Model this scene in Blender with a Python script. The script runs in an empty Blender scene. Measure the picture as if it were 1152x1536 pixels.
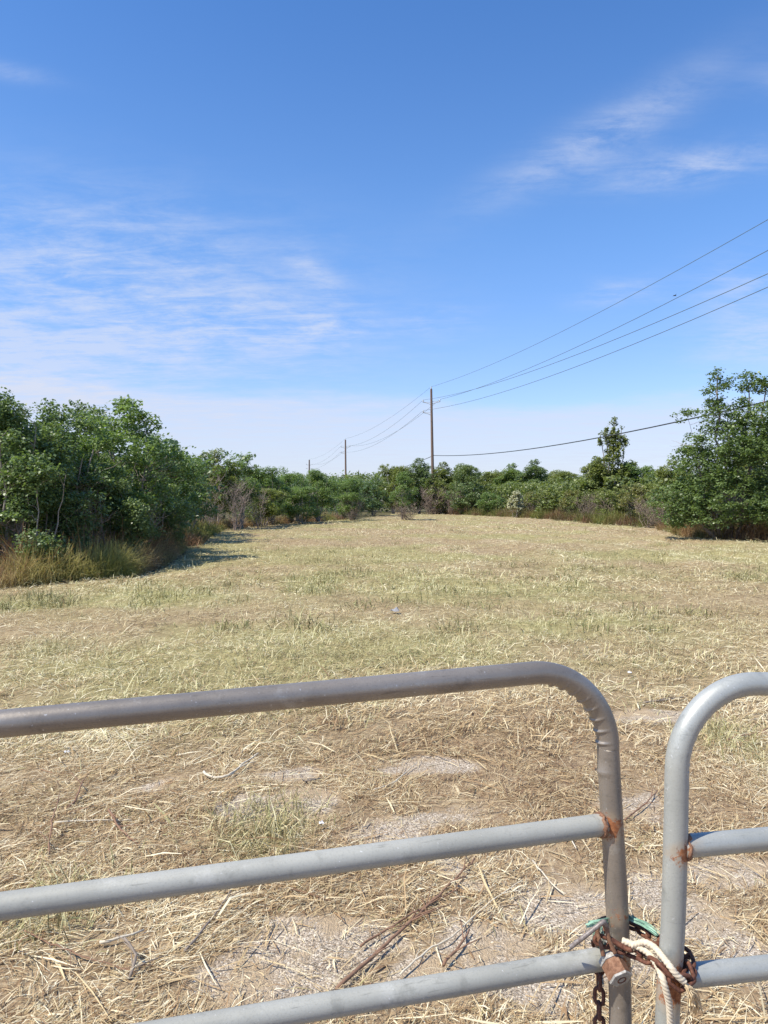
import bpy, math, random
import numpy as np
from mathutils import Vector, Matrix

S = bpy.context.scene
COL = S.collection
R = math.radians

# ------------------------------------------------------------------ camera
CAM_Z = 1.55
cam_d = bpy.data.cameras.new("camera"); cam = bpy.data.objects.new("camera", cam_d); COL.objects.link(cam)
cam.location = (0, 0, CAM_Z); cam.rotation_euler = (R(89.1), 0, 0)
cam_d.sensor_fit = 'VERTICAL'; cam_d.sensor_height = 36; cam_d.lens = 1150/1536*36
cam_d.clip_start = 0.05; cam_d.clip_end = 6000
S.camera = cam

# ------------------------------------------------------------------ light and sky
SUN_EL, SUN_AZ = R(54), R(243)          # azimuth clockwise from +Y: sun to the left and a little behind the camera
sun_d = bpy.data.lights.new("sun", 'SUN'); sun = bpy.data.objects.new("sun", sun_d); COL.objects.link(sun)
sd = Vector((math.sin(SUN_AZ)*math.cos(SUN_EL), math.cos(SUN_AZ)*math.cos(SUN_EL), math.sin(SUN_EL)))
sun.rotation_euler = sd.to_track_quat('Z', 'Y').to_euler(); sun.location = (-30, -20, 40)
sun_d.energy = 4.2; sun_d.angle = R(0.53); sun_d.color = (1, .93, .80)
S.view_settings.view_transform = 'Standard'; S.view_settings.look = 'None'
S.view_settings.exposure = 0.7; S.view_settings.gamma = 1
S.cycles.max_bounces = 6; S.cycles.transparent_max_bounces = 8
S.cycles.sample_clamp_indirect = 6

class NT:
    """tiny helper for node maths"""
    def __init__(s, nt): s.nt = nt
    def n(s, t, **kw):
        x = s.nt.nodes.new(t)
        for k, v in kw.items(): setattr(x, k, v)
        return x
    def put(s, sock, v):
        if isinstance(v, bpy.types.NodeSocket): s.nt.links.new(v, sock)
        else: sock.default_value = v
    def m(s, op, a, b=None, c=None, clamp=False):
        x = s.n('ShaderNodeMath', operation=op, use_clamp=clamp)
        s.put(x.inputs[0], a)
        if b is not None: s.put(x.inputs[1], b)
        if c is not None: s.put(x.inputs[2], c)
        return x.outputs[0]
    def noise(s, vec, scale, detail=4, rough=.55, dist=0, out=0):
        x = s.n('ShaderNodeTexNoise'); 
        if vec is not None: s.put(x.inputs['Vector'], vec)
        x.inputs['Scale'].default_value = scale; x.inputs['Detail'].default_value = detail
        x.inputs['Roughness'].default_value = rough; x.inputs['Distortion'].default_value = dist
        return x.outputs[out]
    def ss(s, v, a, b):
        x = s.n('ShaderNodeMapRange', interpolation_type='SMOOTHSTEP'); s.put(x.inputs[0], v)
        x.inputs[1].default_value = a; x.inputs[2].default_value = b
        return x.outputs[0]
    def mix(s, f, a, b, mode='MIX'):
        x = s.n('ShaderNodeMix', data_type='RGBA', blend_type=mode)
        s.put(x.inputs[0], f)
        for k, v in ((6, a), (7, b)):
            if not isinstance(v, bpy.types.NodeSocket) and len(v) == 3: v = (*v, 1)
            s.put(x.inputs[k], v)
        return x.outputs[2]
    def ramp(s, f, stops):
        x = s.n('ShaderNodeValToRGB'); s.put(x.inputs[0], f)
        e = x.color_ramp.elements
        while len(e) < len(stops): e.new(.5)
        for k, (p, c) in enumerate(stops): e[k].position = p; e[k].color = (*c, 1)
        return x.outputs[0]
    def attr(s, name, kind='GEOMETRY', out='Fac'):
        return s.n('ShaderNodeAttribute', attribute_type=kind, attribute_name=name).outputs[out]

W = bpy.data.worlds.new("World"); S.world = W; W.use_nodes = True
t = NT(W.node_tree); W.node_tree.nodes.clear()
sky = t.n('ShaderNodeTexSky', sky_type='NISHITA'); sky.sun_disc = False
sky.sun_elevation = SUN_EL; sky.sun_rotation = SUN_AZ; sky.altitude = 0; sky.air_density = 1.0; sky.dust_density = .5; sky.ozone_density = 2.0
tc = t.n('ShaderNodeTexCoord').outputs['Generated']
sp = t.n('ShaderNodeSeparateXYZ'); t.put(sp.inputs[0], tc)
X, Y, Z = sp.outputs
az = t.m('ARCTAN2', X, Y); el = t.m('ARCSINE', Z)
def gs(a, e, sa, se, k, tilt=0):
    """a soft patch of cloud at azimuth a, elevation e (degrees)"""
    a, e, sa, se = map(R, (a, e, sa, se))
    da = t.m('SUBTRACT', az, a); de = t.m('SUBTRACT', el, e)
    if tilt: de = t.m('SUBTRACT', de, t.m('MULTIPLY', da, tilt))
    q = t.m('ADD', t.m('POWER', t.m('ABSOLUTE', t.m('DIVIDE', da, sa)), 2), t.m('POWER', t.m('ABSOLUTE', t.m('DIVIDE', de, se)), 2))
    return t.m('MULTIPLY', t.m('EXPONENT', t.m('MULTIPLY', q, -1)), k)
den = t.m('ADD', t.m('MAXIMUM', Z, 0), .08)
cv = t.n('ShaderNodeCombineXYZ'); t.put(cv.inputs[0], t.m('DIVIDE', X, den)); t.put(cv.inputs[1], t.m('DIVIDE', Y, den))
cl = t.noise(cv.outputs[0], 3.4, 10, .7, .25)
cl2 = t.noise(cv.outputs[0], .7, 3, .5, .1)
mv = t.n('ShaderNodeMapping'); mv.inputs['Rotation'].default_value = (0, 0, .5); mv.inputs['Scale'].default_value = (1.0, 2.6, 1); t.put(mv.inputs[0], cv.outputs[0])
cl3 = t.noise(mv.outputs[0], 3.2, 10, .7, .5)
clm = t.ss(t.m('ADD', t.m('MULTIPLY', t.m('ADD', cl, cl3), .36), t.m('MULTIPLY', cl2, .28)), .39, .64)
pat = None
for g in [(-22, 12.3, 17, 5.8, 1.1), (-20, 17, 10, 3.5, .7), (-10, 12.5, 7, 2.2, .85), (-4, 12.6, 2.6, 1.2, .9), (-5, 16.2, 2.2, 1.2, .7, -.6),
          (-27, 9.5, 9, 2.5, .7), (-26, 26.5, 3, .5, .5), (15.5, 24.2, 7, 1.5, 1.0, .35), (21.5, 21.8, 6, 1.1, 1.1), (27.5, 26, 2.5, 1.0, .4),
          (17, 14.4, 3, .9, .7), (25, 14.2, 3.5, 1.8, .8), (26, 10.6, 4, 1.8, 1.0), (4, 13, 3, 1, .5)]:
    x = gs(*g); pat = x if pat is None else t.m('ADD', pat, x)
wisps = t.m('MULTIPLY', pat, clm, clamp=True)
bandedge = t.m('ADD', R(8.0), t.m('MULTIPLY', t.m('SUBTRACT', t.noise(cv.outputs[0], .8, 6, .6), .5), R(5.0)))
bandedge = t.m('SUBTRACT', bandedge, t.m('MULTIPLY', t.m('ADD', az, .4), R(1.6)))
band = t.m('MULTIPLY', t.ss(t.m('SUBTRACT', bandedge, el), -.014, .02), t.m('ADD', .3, t.m('MULTIPLY', cl3, 1.0)), clamp=True)
mask = t.m('ADD', t.m('MULTIPLY', wisps, .66), t.m('MULTIPLY', band, .85), clamp=True)
hs = t.n('ShaderNodeHueSaturation'); hs.inputs['Hue'].default_value = .5; hs.inputs['Saturation'].default_value = 1.05; hs.inputs['Value'].default_value = 1.0
t.put(hs.inputs['Color'], sky.outputs[0])
skyc = t.mix(1, hs.outputs[0], t.mix(t.ss(el, R(18), R(38)), t.mix(t.ss(el, R(3), R(22)), (.90, .93, 1.17), (.77, 1.02, 1.31)), (.56, .90, 1.27)), 'MULTIPLY')
colr = t.mix(mask, skyc, (4.25, 4.65, 5.7))
bg = t.n('ShaderNodeBackground'); t.put(bg.inputs[0], colr); bg.inputs[1].default_value = .1
out = t.n('ShaderNodeOutputWorld'); t.nt.links.new(bg.outputs[0], out.inputs[0])

# ------------------------------------------------------------------ helpers
def P(px, py, d):
    """point at distance d (m) seen at photo pixel px,py"""
    return Vector(((px-576)/1150*d, d, CAM_Z + (750-py)/1150*d))
def G(px, py):
    d = CAM_Z*1150/(py-750); return (px-576)/1150*d, d

def vnoise(x, y, sc, seed=0):
    x = np.asarray(x)/sc + seed*17.13; y = np.asarray(y)/sc - seed*9.71
    xi = np.floor(x).astype(np.int64); yi = np.floor(y).astype(np.int64)
    fx = x-xi; fy = y-yi; fx = fx*fx*(3-2*fx); fy = fy*fy*(3-2*fy)
    def h(a, b):
        n = (a*374761393 + b*668265263 + seed*1442695) & 0x7fffffff
        n = ((n ^ (n >> 13))*1274126177) & 0x7fffffff
        return ((n ^ (n >> 16)) & 0xffff)/65535.
    return (h(xi, yi)*(1-fx)+h(xi+1, yi)*fx)*(1-fy) + (h(xi, yi+1)*(1-fx)+h(xi+1, yi+1)*fx)*fy
def fbm(x, y, sc, seed=0, o=4):
    r = 0; a = 1; tot = 0
    x = np.asarray(x, float); y = np.asarray(y, float)
    for k in range(o): x, y = x*.8-y*.6, x*.6+y*.8; r = r+a*vnoise(x, y, sc/2**k, seed+k); tot += a; a *= .55
    return r/tot

def mesh(name, V, F, mat, parent=None, attrs=None, smooth=False, link=True):
    V = np.asarray(V, dtype=np.float32); me = bpy.data.meshes.new(name)
    if isinstance(F, np.ndarray):
        n, k = F.shape
        me.vertices.add(len(V)); me.vertices.foreach_set('co', V.ravel())
        me.loops.add(n*k); me.loops.foreach_set('vertex_index', F.ravel().astype(np.int32))
        me.polygons.add(n); me.polygons.foreach_set('loop_start', (np.arange(n)*k).astype(np.int32))
        me.polygons.foreach_set('loop_total', np.full(n, k, np.int32))
    else: me.from_pydata([tuple(map(float, v)) for v in V], [], F)
    if attrs:
        for a, v in attrs.items():
            at = me.attributes.new(a, 'FLOAT', 'POINT'); at.data.foreach_set('value', np.asarray(v, dtype=np.float32))
    me.update(calc_edges=True)
    me.polygons.foreach_set('use_smooth', np.full(len(me.polygons), smooth))
    me.materials.append(mat)
    if not link: return me
    o = bpy.data.objects.new(name, me); COL.objects.link(o)
    if parent is not None: o.parent = parent
    return o
def tag(o, label=None, cat=None, group=None, kind=None):
    if label: o['label'] = label
    if cat: o['category'] = cat
    if group: o['group'] = group
    if kind: o['kind'] = kind
    return o
def empty(name, loc=(0, 0, 0)):
    o = bpy.data.objects.new(name, None); o.location = loc; o.empty_display_size = .2; COL.objects.link(o); return o

def frames(pts):
    """parallel-transport frames of a polyline"""
    pts = [Vector(p) for p in pts]; T = []
    for i in range(len(pts)):
        a = pts[max(i-1, 0)]; b = pts[min(i+1, len(pts)-1)]; T.append((b-a).normalized())
    u = T[0].orthogonal().normalized(); U = [u]
    for i in range(1, len(pts)):
        u = U[-1]-T[i]*U[-1].dot(T[i])
        U.append(u.normalized() if u.length > 1e-6 else T[i].orthogonal().normalized())
    return pts, T, U
def tube(pts, rad, n=16, rfun=None, caps=True):
    """verts, quads(list), s: sweep of radius rad (number or list) along pts"""
    pts, T, U = frames(pts); V = []; F = []; s = 0; L = []
    for i, p in enumerate(pts):
        if i: s += (p-pts[i-1]).length
        r = rad[i] if hasattr(rad, '__len__') else rad
        w = T[i].cross(U[i])
        for k in range(n):
            a = 2*math.pi*k/n; d = U[i]*math.cos(a)+w*math.sin(a)
            rr = r*(rfun(i, s, a, d) if rfun else 1)
            V.append(p+d*rr)
        L.append(s)
    for i in range(len(pts)-1):
        for k in range(n):
            k2 = (k+1) % n; F.append((i*n+k, i*n+k2, (i+1)*n+k2, (i+1)*n+k))
    if caps:
        F.append(tuple(range(n))[::-1]); F.append(tuple(range((len(pts)-1)*n, len(pts)*n)))
    return V, F
def join(parts):
    V = []; F = []
    for v, f in parts:
        o = len(V); V += list(v); F += [tuple(i+o for i in q) for q in f]
    return V, F
def spline(pts, step):
    """Catmull-Rom through pts, resampled about every step metres"""
    pts = [Vector(p) for p in pts]; out = []
    for i in range(len(pts)-1):
        p0 = pts[max(i-1, 0)]; p1 = pts[i]; p2 = pts[i+1]; p3 = pts[min(i+2, len(pts)-1)]
        n = max(1, int((p2-p1).length/step))
        for k in range(n):
            u = k/n; out.append(.5*((2*p1)+(p2-p0)*u+(2*p0-5*p1+4*p2-p3)*u*u+(3*p1-p0-3*p2+p3)*u**3))
    out.append(pts[-1]); return out

# ------------------------------------------------------------------ materials
def newmat(name):
    m = bpy.data.materials.new(name); m.use_nodes = True; nt = m.node_tree
    b = nt.nodes['Principled BSDF']; return m, NT(nt), b
def bumpit(t, b, h, st, dist=.01):
    x = t.n('ShaderNodeBump'); x.inputs['Strength'].default_value = st; x.inputs['Distance'].default_value = dist
    t.put(x.inputs['Height'], h); t.nt.links.new(x.outputs[0], b.inputs['Normal'])

def leaf_mat(name, lo, hi, trans=.35, rough=.5):
    m, t, b = newmat(name)
    oc = t.n('ShaderNodeObjectInfo')
    c = t.mix(t.attr('rnd'), lo, hi)
    c = t.mix(1, c, oc.outputs['Color'], 'MULTIPLY')
    t.put(b.inputs['Base Color'], c); b.inputs['Roughness'].default_value = rough
    b.inputs['Specular IOR Level'].default_value = .45
    tr = t.n('ShaderNodeBsdfTranslucent'); t.put(tr.inputs[0], t.mix(1, c, (1.25, 1.35, .6), 'MULTIPLY'))
    mx = t.n('ShaderNodeMixShader'); mx.inputs[0].default_value = trans
    t.nt.links.new(b.outputs[0], mx.inputs[1]); t.nt.links.new(tr.outputs[0], mx.inputs[2])
    o = t.nt.nodes['Material Output']; t.nt.links.new(mx.outputs[0], o.inputs[0])
    return m
M_leaf = leaf_mat('leaf', (.09, .132, .06), (.235, .30, .15), .38, .40)
M_dryleaf = leaf_mat('dry_leaf', (.12, .075, .04), (.26, .18, .1), .25, .7)
M_flower = leaf_mat('pale_flower', (.30, .31, .20), (.62, .6, .48), .25, .8)

def bark_mat(name, lo, hi):
    m, t, b = newmat(name)
    tc = t.n('ShaderNodeTexCoord').outputs['Object']
    n = t.noise(tc, 14, 5); t.put(b.inputs['Base Color'], t.mix(n, lo, hi)); b.inputs['Roughness'].default_value = .9
    bumpit(t, b, n, .5); return m
M_bark = bark_mat('grey_bark', (.17, .135, .11), (.42, .36, .31))
M_twig = bark_mat('pale_twig', (.20, .15, .125), (.40, .32, .28))
M_redtwig = bark_mat('reddish_twig', (.14, .105, .082), (.31, .24, .19))

def straw_mat():
    m, t, b = newmat('straw')
    c = t.ramp(t.attr('rnd'), [(0, (.08, .046, .028)), (.2, (.24, .14, .075)), (.42, (.41, .28, .148)), (.75, (.61, .485, .28)), (1, (.82, .74, .53))])
    g = t.ramp(t.attr('rnd'), [(0, (.10, .12, .04)), (.5, (.40, .38, .17)), (1, (.70, .66, .40))])
    c = t.mix(t.attr('green'), c, g)
    t.put(b.inputs['Base Color'], c); b.inputs['Roughness'].default_value = .6
    b.inputs['Specular IOR Level'].default_value = .3
    tr = t.n('ShaderNodeBsdfTranslucent'); t.put(tr.inputs[0], c)
    mx = t.n('ShaderNodeMixShader'); mx.inputs[0].default_value = .2
    t.nt.links.new(b.outputs[0], mx.inputs[1]); t.nt.links.new(tr.outputs[0], mx.inputs[2])
    t.nt.links.new(mx.outputs[0], t.nt.nodes['Material Output'].inputs[0])
    return m
M_straw = straw_mat()
def weed_mat():
    m, t, b = newmat('weed_blade')
    c = t.ramp(t.attr('rnd'), [(0, (.10, .05, .03)), (.3, (.24, .13, .065)), (.6, (.40, .26, .13)), (1, (.58, .46, .25))])
    g = t.ramp(t.attr('rnd'), [(0, (.07, .10, .025)), (.5, (.27, .28, .06)), (1, (.50, .46, .16))])
    c = t.mix(t.attr('green'), c, g); t.put(b.inputs['Base Color'], c); b.inputs['Roughness'].default_value = .6
    tr = t.n('ShaderNodeBsdfTranslucent'); t.put(tr.inputs[0], c)
    mx = t.n('ShaderNodeMixShader'); mx.inputs[0].default_value = .35
    t.nt.links.new(b.outputs[0], mx.inputs[1]); t.nt.links.new(tr.outputs[0], mx.inputs[2])
    t.nt.links.new(mx.outputs[0], t.nt.nodes['Material Output'].inputs[0]); return m
M_weed = weed_mat()

def ground_mat():
    m, t, b = newmat('mown_ground')
    tc = t.n('ShaderNodeTexCoord').outputs['Object']
    fine = t.noise(tc, 38, 6, .7, .4); mid = t.noise(tc, 5, 5, .6); big = t.noise(tc, .35, 4, .55)
    # litter of short straw: stretched noise in two directions
    mp = t.n('ShaderNodeMapping'); mp.inputs['Scale'].default_value = (9, 60, 20); mp.inputs['Rotation'].default_value = (0, 0, .5); t.put(mp.inputs[0], tc)
    mp2 = t.n('ShaderNodeMapping'); mp2.inputs['Scale'].default_value = (60, 10, 20); mp2.inputs['Rotation'].default_value = (0, 0, -.35); t.put(mp2.inputs[0], tc)
    st = t.m('MAXIMUM', t.noise(mp.outputs[0], 1, 4, .6, .8), t.noise(mp2.outputs[0], 1, 4, .6, .8))
    straw = t.ramp(t.m('ADD', t.m('MULTIPLY', st, .75), t.m('MULTIPLY', mid, .3)), [(.36, (.12, .08, .05)), (.55, (.30, .215, .13)), (.72, (.50, .40, .255)), (.9, (.70, .61, .43))])
    gr = t.ramp(t.m('ADD', t.m('MULTIPLY', st, .6), t.m('MULTIPLY', mid, .4)), [(.36, (.13, .12, .045)), (.6, (.36, .33, .14)), (.85, (.58, .54, .28))])
    c = t.mix(t.attr('green'), straw, gr)
    # pinkish brown dry areas
    c = t.mix(t.m('MULTIPLY', t.ss(big, .55, .75), .22), c, (.33, .22, .13))
    # exposed gravel and pale dust
    vo = t.n('ShaderNodeTexVoronoi'); vo.inputs['Scale'].default_value = 150; t.put(vo.inputs[0], tc)
    hue = t.n('ShaderNodeSeparateColor'); t.put(hue.inputs[0], vo.outputs['Color'])
    gv = t.ramp(hue.outputs[0], [(0, (.19, .15, .11)), (.35, (.36, .29, .215)), (.7, (.47, .39, .295)), (1, (.68, .60, .49))])
    dust = t.mix(mid, (.36, .27, .17), (.46, .355, .235))
    gv = t.mix(t.ss(t.noise(tc, 3.3, 3), .45, .62), gv, dust)
    gm = t.m('ADD', t.attr('gravel'), t.m('MULTIPLY', t.m('SUBTRACT', t.noise(tc, 16, 5, .7), .5), .9))
    gm = t.ss(gm, .30, .62)
    c = t.mix(gm, c, gv)
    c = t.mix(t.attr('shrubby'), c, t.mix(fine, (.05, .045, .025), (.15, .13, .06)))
    t.put(b.inputs['Base Color'], c); b.inputs['Roughness'].default_value = .95; b.inputs['Specular IOR Level'].default_value = .15
    h = t.m('ADD', t.m('ADD', fine, t.m('MULTIPLY', st, 1.2)), t.m('MULTIPLY', t.m('MULTIPLY', vo.outputs['Distance'], gm), -.35))
    bumpit(t, b, h, .9, .012)
    return m
M_ground = ground_mat()

def metal_mat(name, paint, dark, rust=True, rough=.38, metallic=.55):
    m, t, b = newmat(name)
    tc = t.n('ShaderNodeTexCoord').outputs['Object']
    n1 = t.noise(tc, 22, 6, .65); n2 = t.noise(tc, 140, 4, .6); n3 = t.noise(tc, 6, 3)
    mp = t.n('ShaderNodeMapping'); mp.inputs['Scale'].default_value = (3, 3, 60); t.put(mp.inputs[0], tc)
    sc = t.noise(mp.outputs[0], 4, 5, .7)
    c = t.mix(t.m('MULTIPLY', t.ss(n3, .35, .7), .8), paint, dark)
    c = t.mix(t.m('MULTIPLY', t.ss(n1, .54, .70), .5), c, [v*.6 for v in dark])
    c = t.mix(t.m('MULTIPLY', t.ss(t.noise(tc, 300, 3, .7), .5, .7), .3), c, [v*.6 for v in dark])       # grime
    c = t.mix(t.m('MULTIPLY', t.ss(n2, .66, .72), .4), c, (.75, .76, .78))            # bright specks
    c = t.mix(t.m('MULTIPLY', t.ss(t.noise(tc, 9, 7, .75), .56, .66), .22), c, (.58, .58, .55))
    c = t.mix(t.m('MULTIPLY', t.ss(sc, .60, .70), .5), c, [v*.5 for v in dark])       # scratches
    r = t.attr('rust')
    rm = t.ss(t.m('ADD', r, t.m('MULTIPLY', t.m('SUBTRACT', t.noise(tc, 75, 8, .8), .5), 2.2)), .42, .66)
    rc = t.ramp(t.noise(tc, 110, 5, .7), [(.3, (.10, .035, .018)), (.5, (.30, .11, .04)), (.7, (.46, .22, .10))])
    halo = t.ss(t.m('ADD', r, t.m('MULTIPLY', t.m('SUBTRACT', t.noise(tc, 35, 4), .5), .8)), .12, .55)
    c = t.mix(t.m('MULTIPLY', halo, .55), c, (.42, .33, .23))
    c = t.mix(rm, c, rc)
    t.put(b.inputs['Base Color'], c)
    t.put(b.inputs['Metallic'], t.m('MULTIPLY', t.m('SUBTRACT', 1, rm), metallic))
    t.put(b.inputs['Roughness'], t.m('ADD', rough, t.m('ADD', t.m('MULTIPLY', rm, .4), t.m('MULTIPLY', n1, .2)), clamp=True))
    bumpit(t, b, t.m('ADD', t.m('MULTIPLY', n2, .4), t.m('ADD', t.m('MULTIPLY', rm, .6), t.m('MULTIPLY', n1, .3))), .35, .0015)
    return m
M_galv = metal_mat('dull_galvanised_steel', (.30, .265, .228), (.215, .188, .16), rough=.32, metallic=.45)
M_post = metal_mat('weathered_steel', (.30, .285, .255), (.19, .175, .15), rough=.45, metallic=.35)
M_rail = metal_mat('grey_painted_rail', (.37, .37, .335), (.29, .29, .26), rough=.5, metallic=.1)
M_rgate = metal_mat('blue_grey_steel', (.39, .40, .375), (.31, .32, .30), rough=.34, metallic=.25)

def rust_mat(name, a, b_, c_, rough=.8):
    m, t, b = newmat(name)
    tc = t.n('ShaderNodeTexCoord').outputs['Object']
    n = t.noise(tc, 160, 6, .7)
    t.put(b.inputs['Base Color'], t.ramp(n, [(.3, a), (.5, b_), (.72, c_)])); b.inputs['Roughness'].default_value = rough
    b.inputs['Metallic'].default_value = .15
    bumpit(t, b, n, .6, .001); return m
M_rust = rust_mat('rusty_iron', (.055, .022, .014), (.13, .05, .03), (.25, .11, .06))
M_rustor = rust_mat('orange_rust', (.10, .045, .028), (.22, .11, .062), (.33, .20, .13))
M_pin = rust_mat('grey_brown_steel', (.10, .07, .06), (.20, .17, .155), (.30, .28, .27), .5)
M_zinc = rust_mat('worn_zinc', (.20, .17, .14), (.34, .33, .31), (.48, .48, .46), .5)

def fibre_mat(name, a, b_, sc=90, rough=.85):
    m, t, b = newmat(name); tc = t.n('ShaderNodeTexCoord').outputs['Object']
    n = t.noise(tc, sc, 4, .6); t.put(b.inputs['Base Color'], t.mix(n, a, b_)); b.inputs['Roughness'].default_value = rough
    bumpit(t, b, t.noise(tc, 600, 2), .4, .001); return m
M_rope = fibre_mat('white_rope', (.42, .34, .23), (.72, .64, .51), 160)
M_fray = fibre_mat('frayed_tan_rope', (.50, .36, .19), (.72, .58, .38))
M_green = fibre_mat('green_plastic_twine', (.16, .36, .26), (.40, .58, .46), 120, .5)
M_stalk = fibre_mat('red_brown_stalk', (.13, .065, .04), (.30, .18, .11), 60)
M_pale = fibre_mat('pale_stalk', (.42, .35, .24), (.72, .66, .54), 60)
M_grey = fibre_mat('dark_grey_stalk', (.14, .11, .09), (.30, .25, .20), 60)
M_dull = fibre_mat('dull_plastic', (.20, .20, .22), (.30, .30, .31), 20)
M_litter = fibre_mat('white_litter', (.7, .7, .72), (.85, .85, .85), 20)
M_wood = bark_mat('weathered_pole_wood', (.10, .062, .045), (.24, .16, .12))
M_wire = fibre_mat('wire', (.08, .10, .09), (.13, .16, .14), 5, .5)
M_cable = fibre_mat('black_cable', (.025, .03, .03), (.05, .055, .055), 5, .5)
M_ins = fibre_mat('porcelain', (.45, .46, .46), (.6, .6, .6), 5, .4)

# ------------------------------------------------------------------ ground
# edge of the mown field (world x,y), left side then right side
LEFT = [(-30, 10), (-9, 12.6), (-6.7, 13.4), (-5.1, 15.5), (-5.05, 17.8), (-6.1, 24), (-7.2, 32), (-8.2, 40), (-6.6, 48), (-4.5, 55), (-2.2, 62), (.5, 78), (1.5, 95)]
RIGHT = [(60, 25), (26, 30), (16.5, 33), (14.6, 39), (13.6, 46), (13.0, 55), (11.5, 66), (8.5, 78), (5.5, 88), (1.5, 95)]
def polyx(x, y):
    """signed 'outside the mown field' mask by polygon"""
    poly = LEFT + RIGHT[::-1] + [(60, -40), (-30, -40)]
    inside = np.zeros(np.shape(x), bool); n = len(poly)
    for i in range(n):
        x1, y1 = poly[i]; x2, y2 = poly[(i+1) % n]
        if y1 == y2: continue
        c = ((y1 > y) != (y2 > y)) & (x < (x2-x1)*(y-y1)/(y2-y1)+x1); inside ^= c
    return inside
GRAV = [(620, 1242, 90, 30), (850, 1375, 110, 62), (362, 1212, 28, 20), (432, 1200, 48, 20), (705, 1318, 38, 22), (500, 1420, 90, 40), (420, 1470, 110, 50),
        (975, 1072, 60, 10), (960, 1215, 50, 22), (1100, 1410, 90, 90), (660, 1150, 60, 9), (700, 1450, 60, 40), (440, 1165, 40, 9), (740, 1470, 90, 50), (1090, 1300, 60, 25),
        (215, 1180, 35, 12), (620, 1480, 50, 26), (1010, 1330, 50, 40)]
def gravel(x, y):
    py = 750+CAM_Z*1150/np.maximum(y, .3); px = 576+1150*x/np.maximum(y, .3); g = np.zeros(np.shape(x))
    x = x+(fbm(x, y, .45, 101, 4)-.5)*.5; y = y+(fbm(x, y, .4, 111, 4)-.5)*.5
    for cx, cy, rx, ry in GRAV:
        wx, wy = G(cx, cy); sx = rx/1150*wy; sy = wy*wy*ry/(CAM_Z*1150)
        q = ((x-wx)/sx)**2+((y-wy)/sy)**2; g = np.maximum(g, np.exp(-q*.75))
    return g
GREEN = [(40, 905, 70, 12, .9), (240, 895, 130, 14, .9), (150, 1000, 190, 40, .55), (430, 990, 150, 45, .5), (400, 1240, 55, 42, .6), (480, 870, 60, 25, .7), (640, 880, 80, 20, .4), (880, 940, 200, 25, .55),
         (640, 960, 220, 30, .35), (930, 1000, 200, 30, .3), (1110, 1120, 50, 40, .5), (70, 975, 60, 18, .5), (900, 860, 90, 12, .5), (60, 1380, 60, 35, .45), (1140, 870, 60, 10, .5)]
def green(x, y):
    g = np.clip((fbm(x, y, 3.2, 5)-.40)*2.4, 0, .6)*np.clip((y-4.2)/2.0, .1, 1)
    for cx, cy, rx, ry, k in GREEN:
        wx, wy = G(cx, cy); sx = rx/1150*wy; sy = wy*wy*ry/(CAM_Z*1150)
        g = np.maximum(g, k*np.exp(-(((x-wx)/sx)**2+((y-wy)/sy)**2)*.8)*(0.55+.9*vnoise(x, y, .5, 9)))
    return np.clip(g, 0, 1)
def wrow(x, y):
    """low curved windrows left by the mower, to the right"""
    rr = np.hypot(x+22, y-22)+(fbm(x, y, 5, 141, 2)-.5)*1.6
    return np.maximum(0, np.sin(rr*2*math.pi/2.6))*np.clip((x+1)/6, 0, 1)*np.clip((y-10)/10, 0, 1)*np.clip((80-y)/20, 0, 1)
def hgt(x, y):
    m = np.clip((y-3)/9, 0.12, 1)
    h = (fbm(x, y, .7, 21)-.5)*.11*m + (fbm(x, y, 9, 31)-.5)*.12*np.clip((y-6)/15, 0, 1)
    h = h + (vnoise(x, y, .18, 41)-.5)*.018*np.clip(1.2-y/14, .2, 1)
    # low curved windrows to the right
    w = wrow(x, y)
    return h + w*.09 - gravel(x, y)*.008
def lines(segs):
    o = []
    for a, b, st in segs: o += list(np.arange(a, b, st))
    return np.array(o)
ys = lines([(-60, -5, 5), (-5, 1.5, .5), (1.5, 9, .045), (9, 18, .1), (18, 45, .22), (45, 100, .6), (100, 400, 20), (400, 3400, 300)])
xp = lines([(0, 4.5, .05), (4.5, 10, .15), (10, 32, .35), (32, 80, 3), (80, 400, 30), (400, 3100, 300)])
xs = np.concatenate([-xp[:0:-1], xp])
XX, YY = np.meshgrid(xs, ys); nx, ny = len(xs), len(ys)
ZZ = hgt(XX, YY)*((abs(XX) < 80) & (YY < 110) & (YY > -5)); 
idx = np.arange(nx*ny).reshape(ny, nx)
F = np.stack([idx[:-1, :-1], idx[:-1, 1:], idx[1:, 1:], idx[1:, :-1]], -1).reshape(-1, 4)
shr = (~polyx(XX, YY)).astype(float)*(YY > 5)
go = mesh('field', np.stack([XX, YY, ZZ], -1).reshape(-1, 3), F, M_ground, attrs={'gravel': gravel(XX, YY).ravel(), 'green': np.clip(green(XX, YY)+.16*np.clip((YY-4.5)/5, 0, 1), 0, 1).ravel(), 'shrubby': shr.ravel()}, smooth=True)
tag(go, 'mown straw-coloured field running back to the thickets', 'field', kind='structure')

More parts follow.
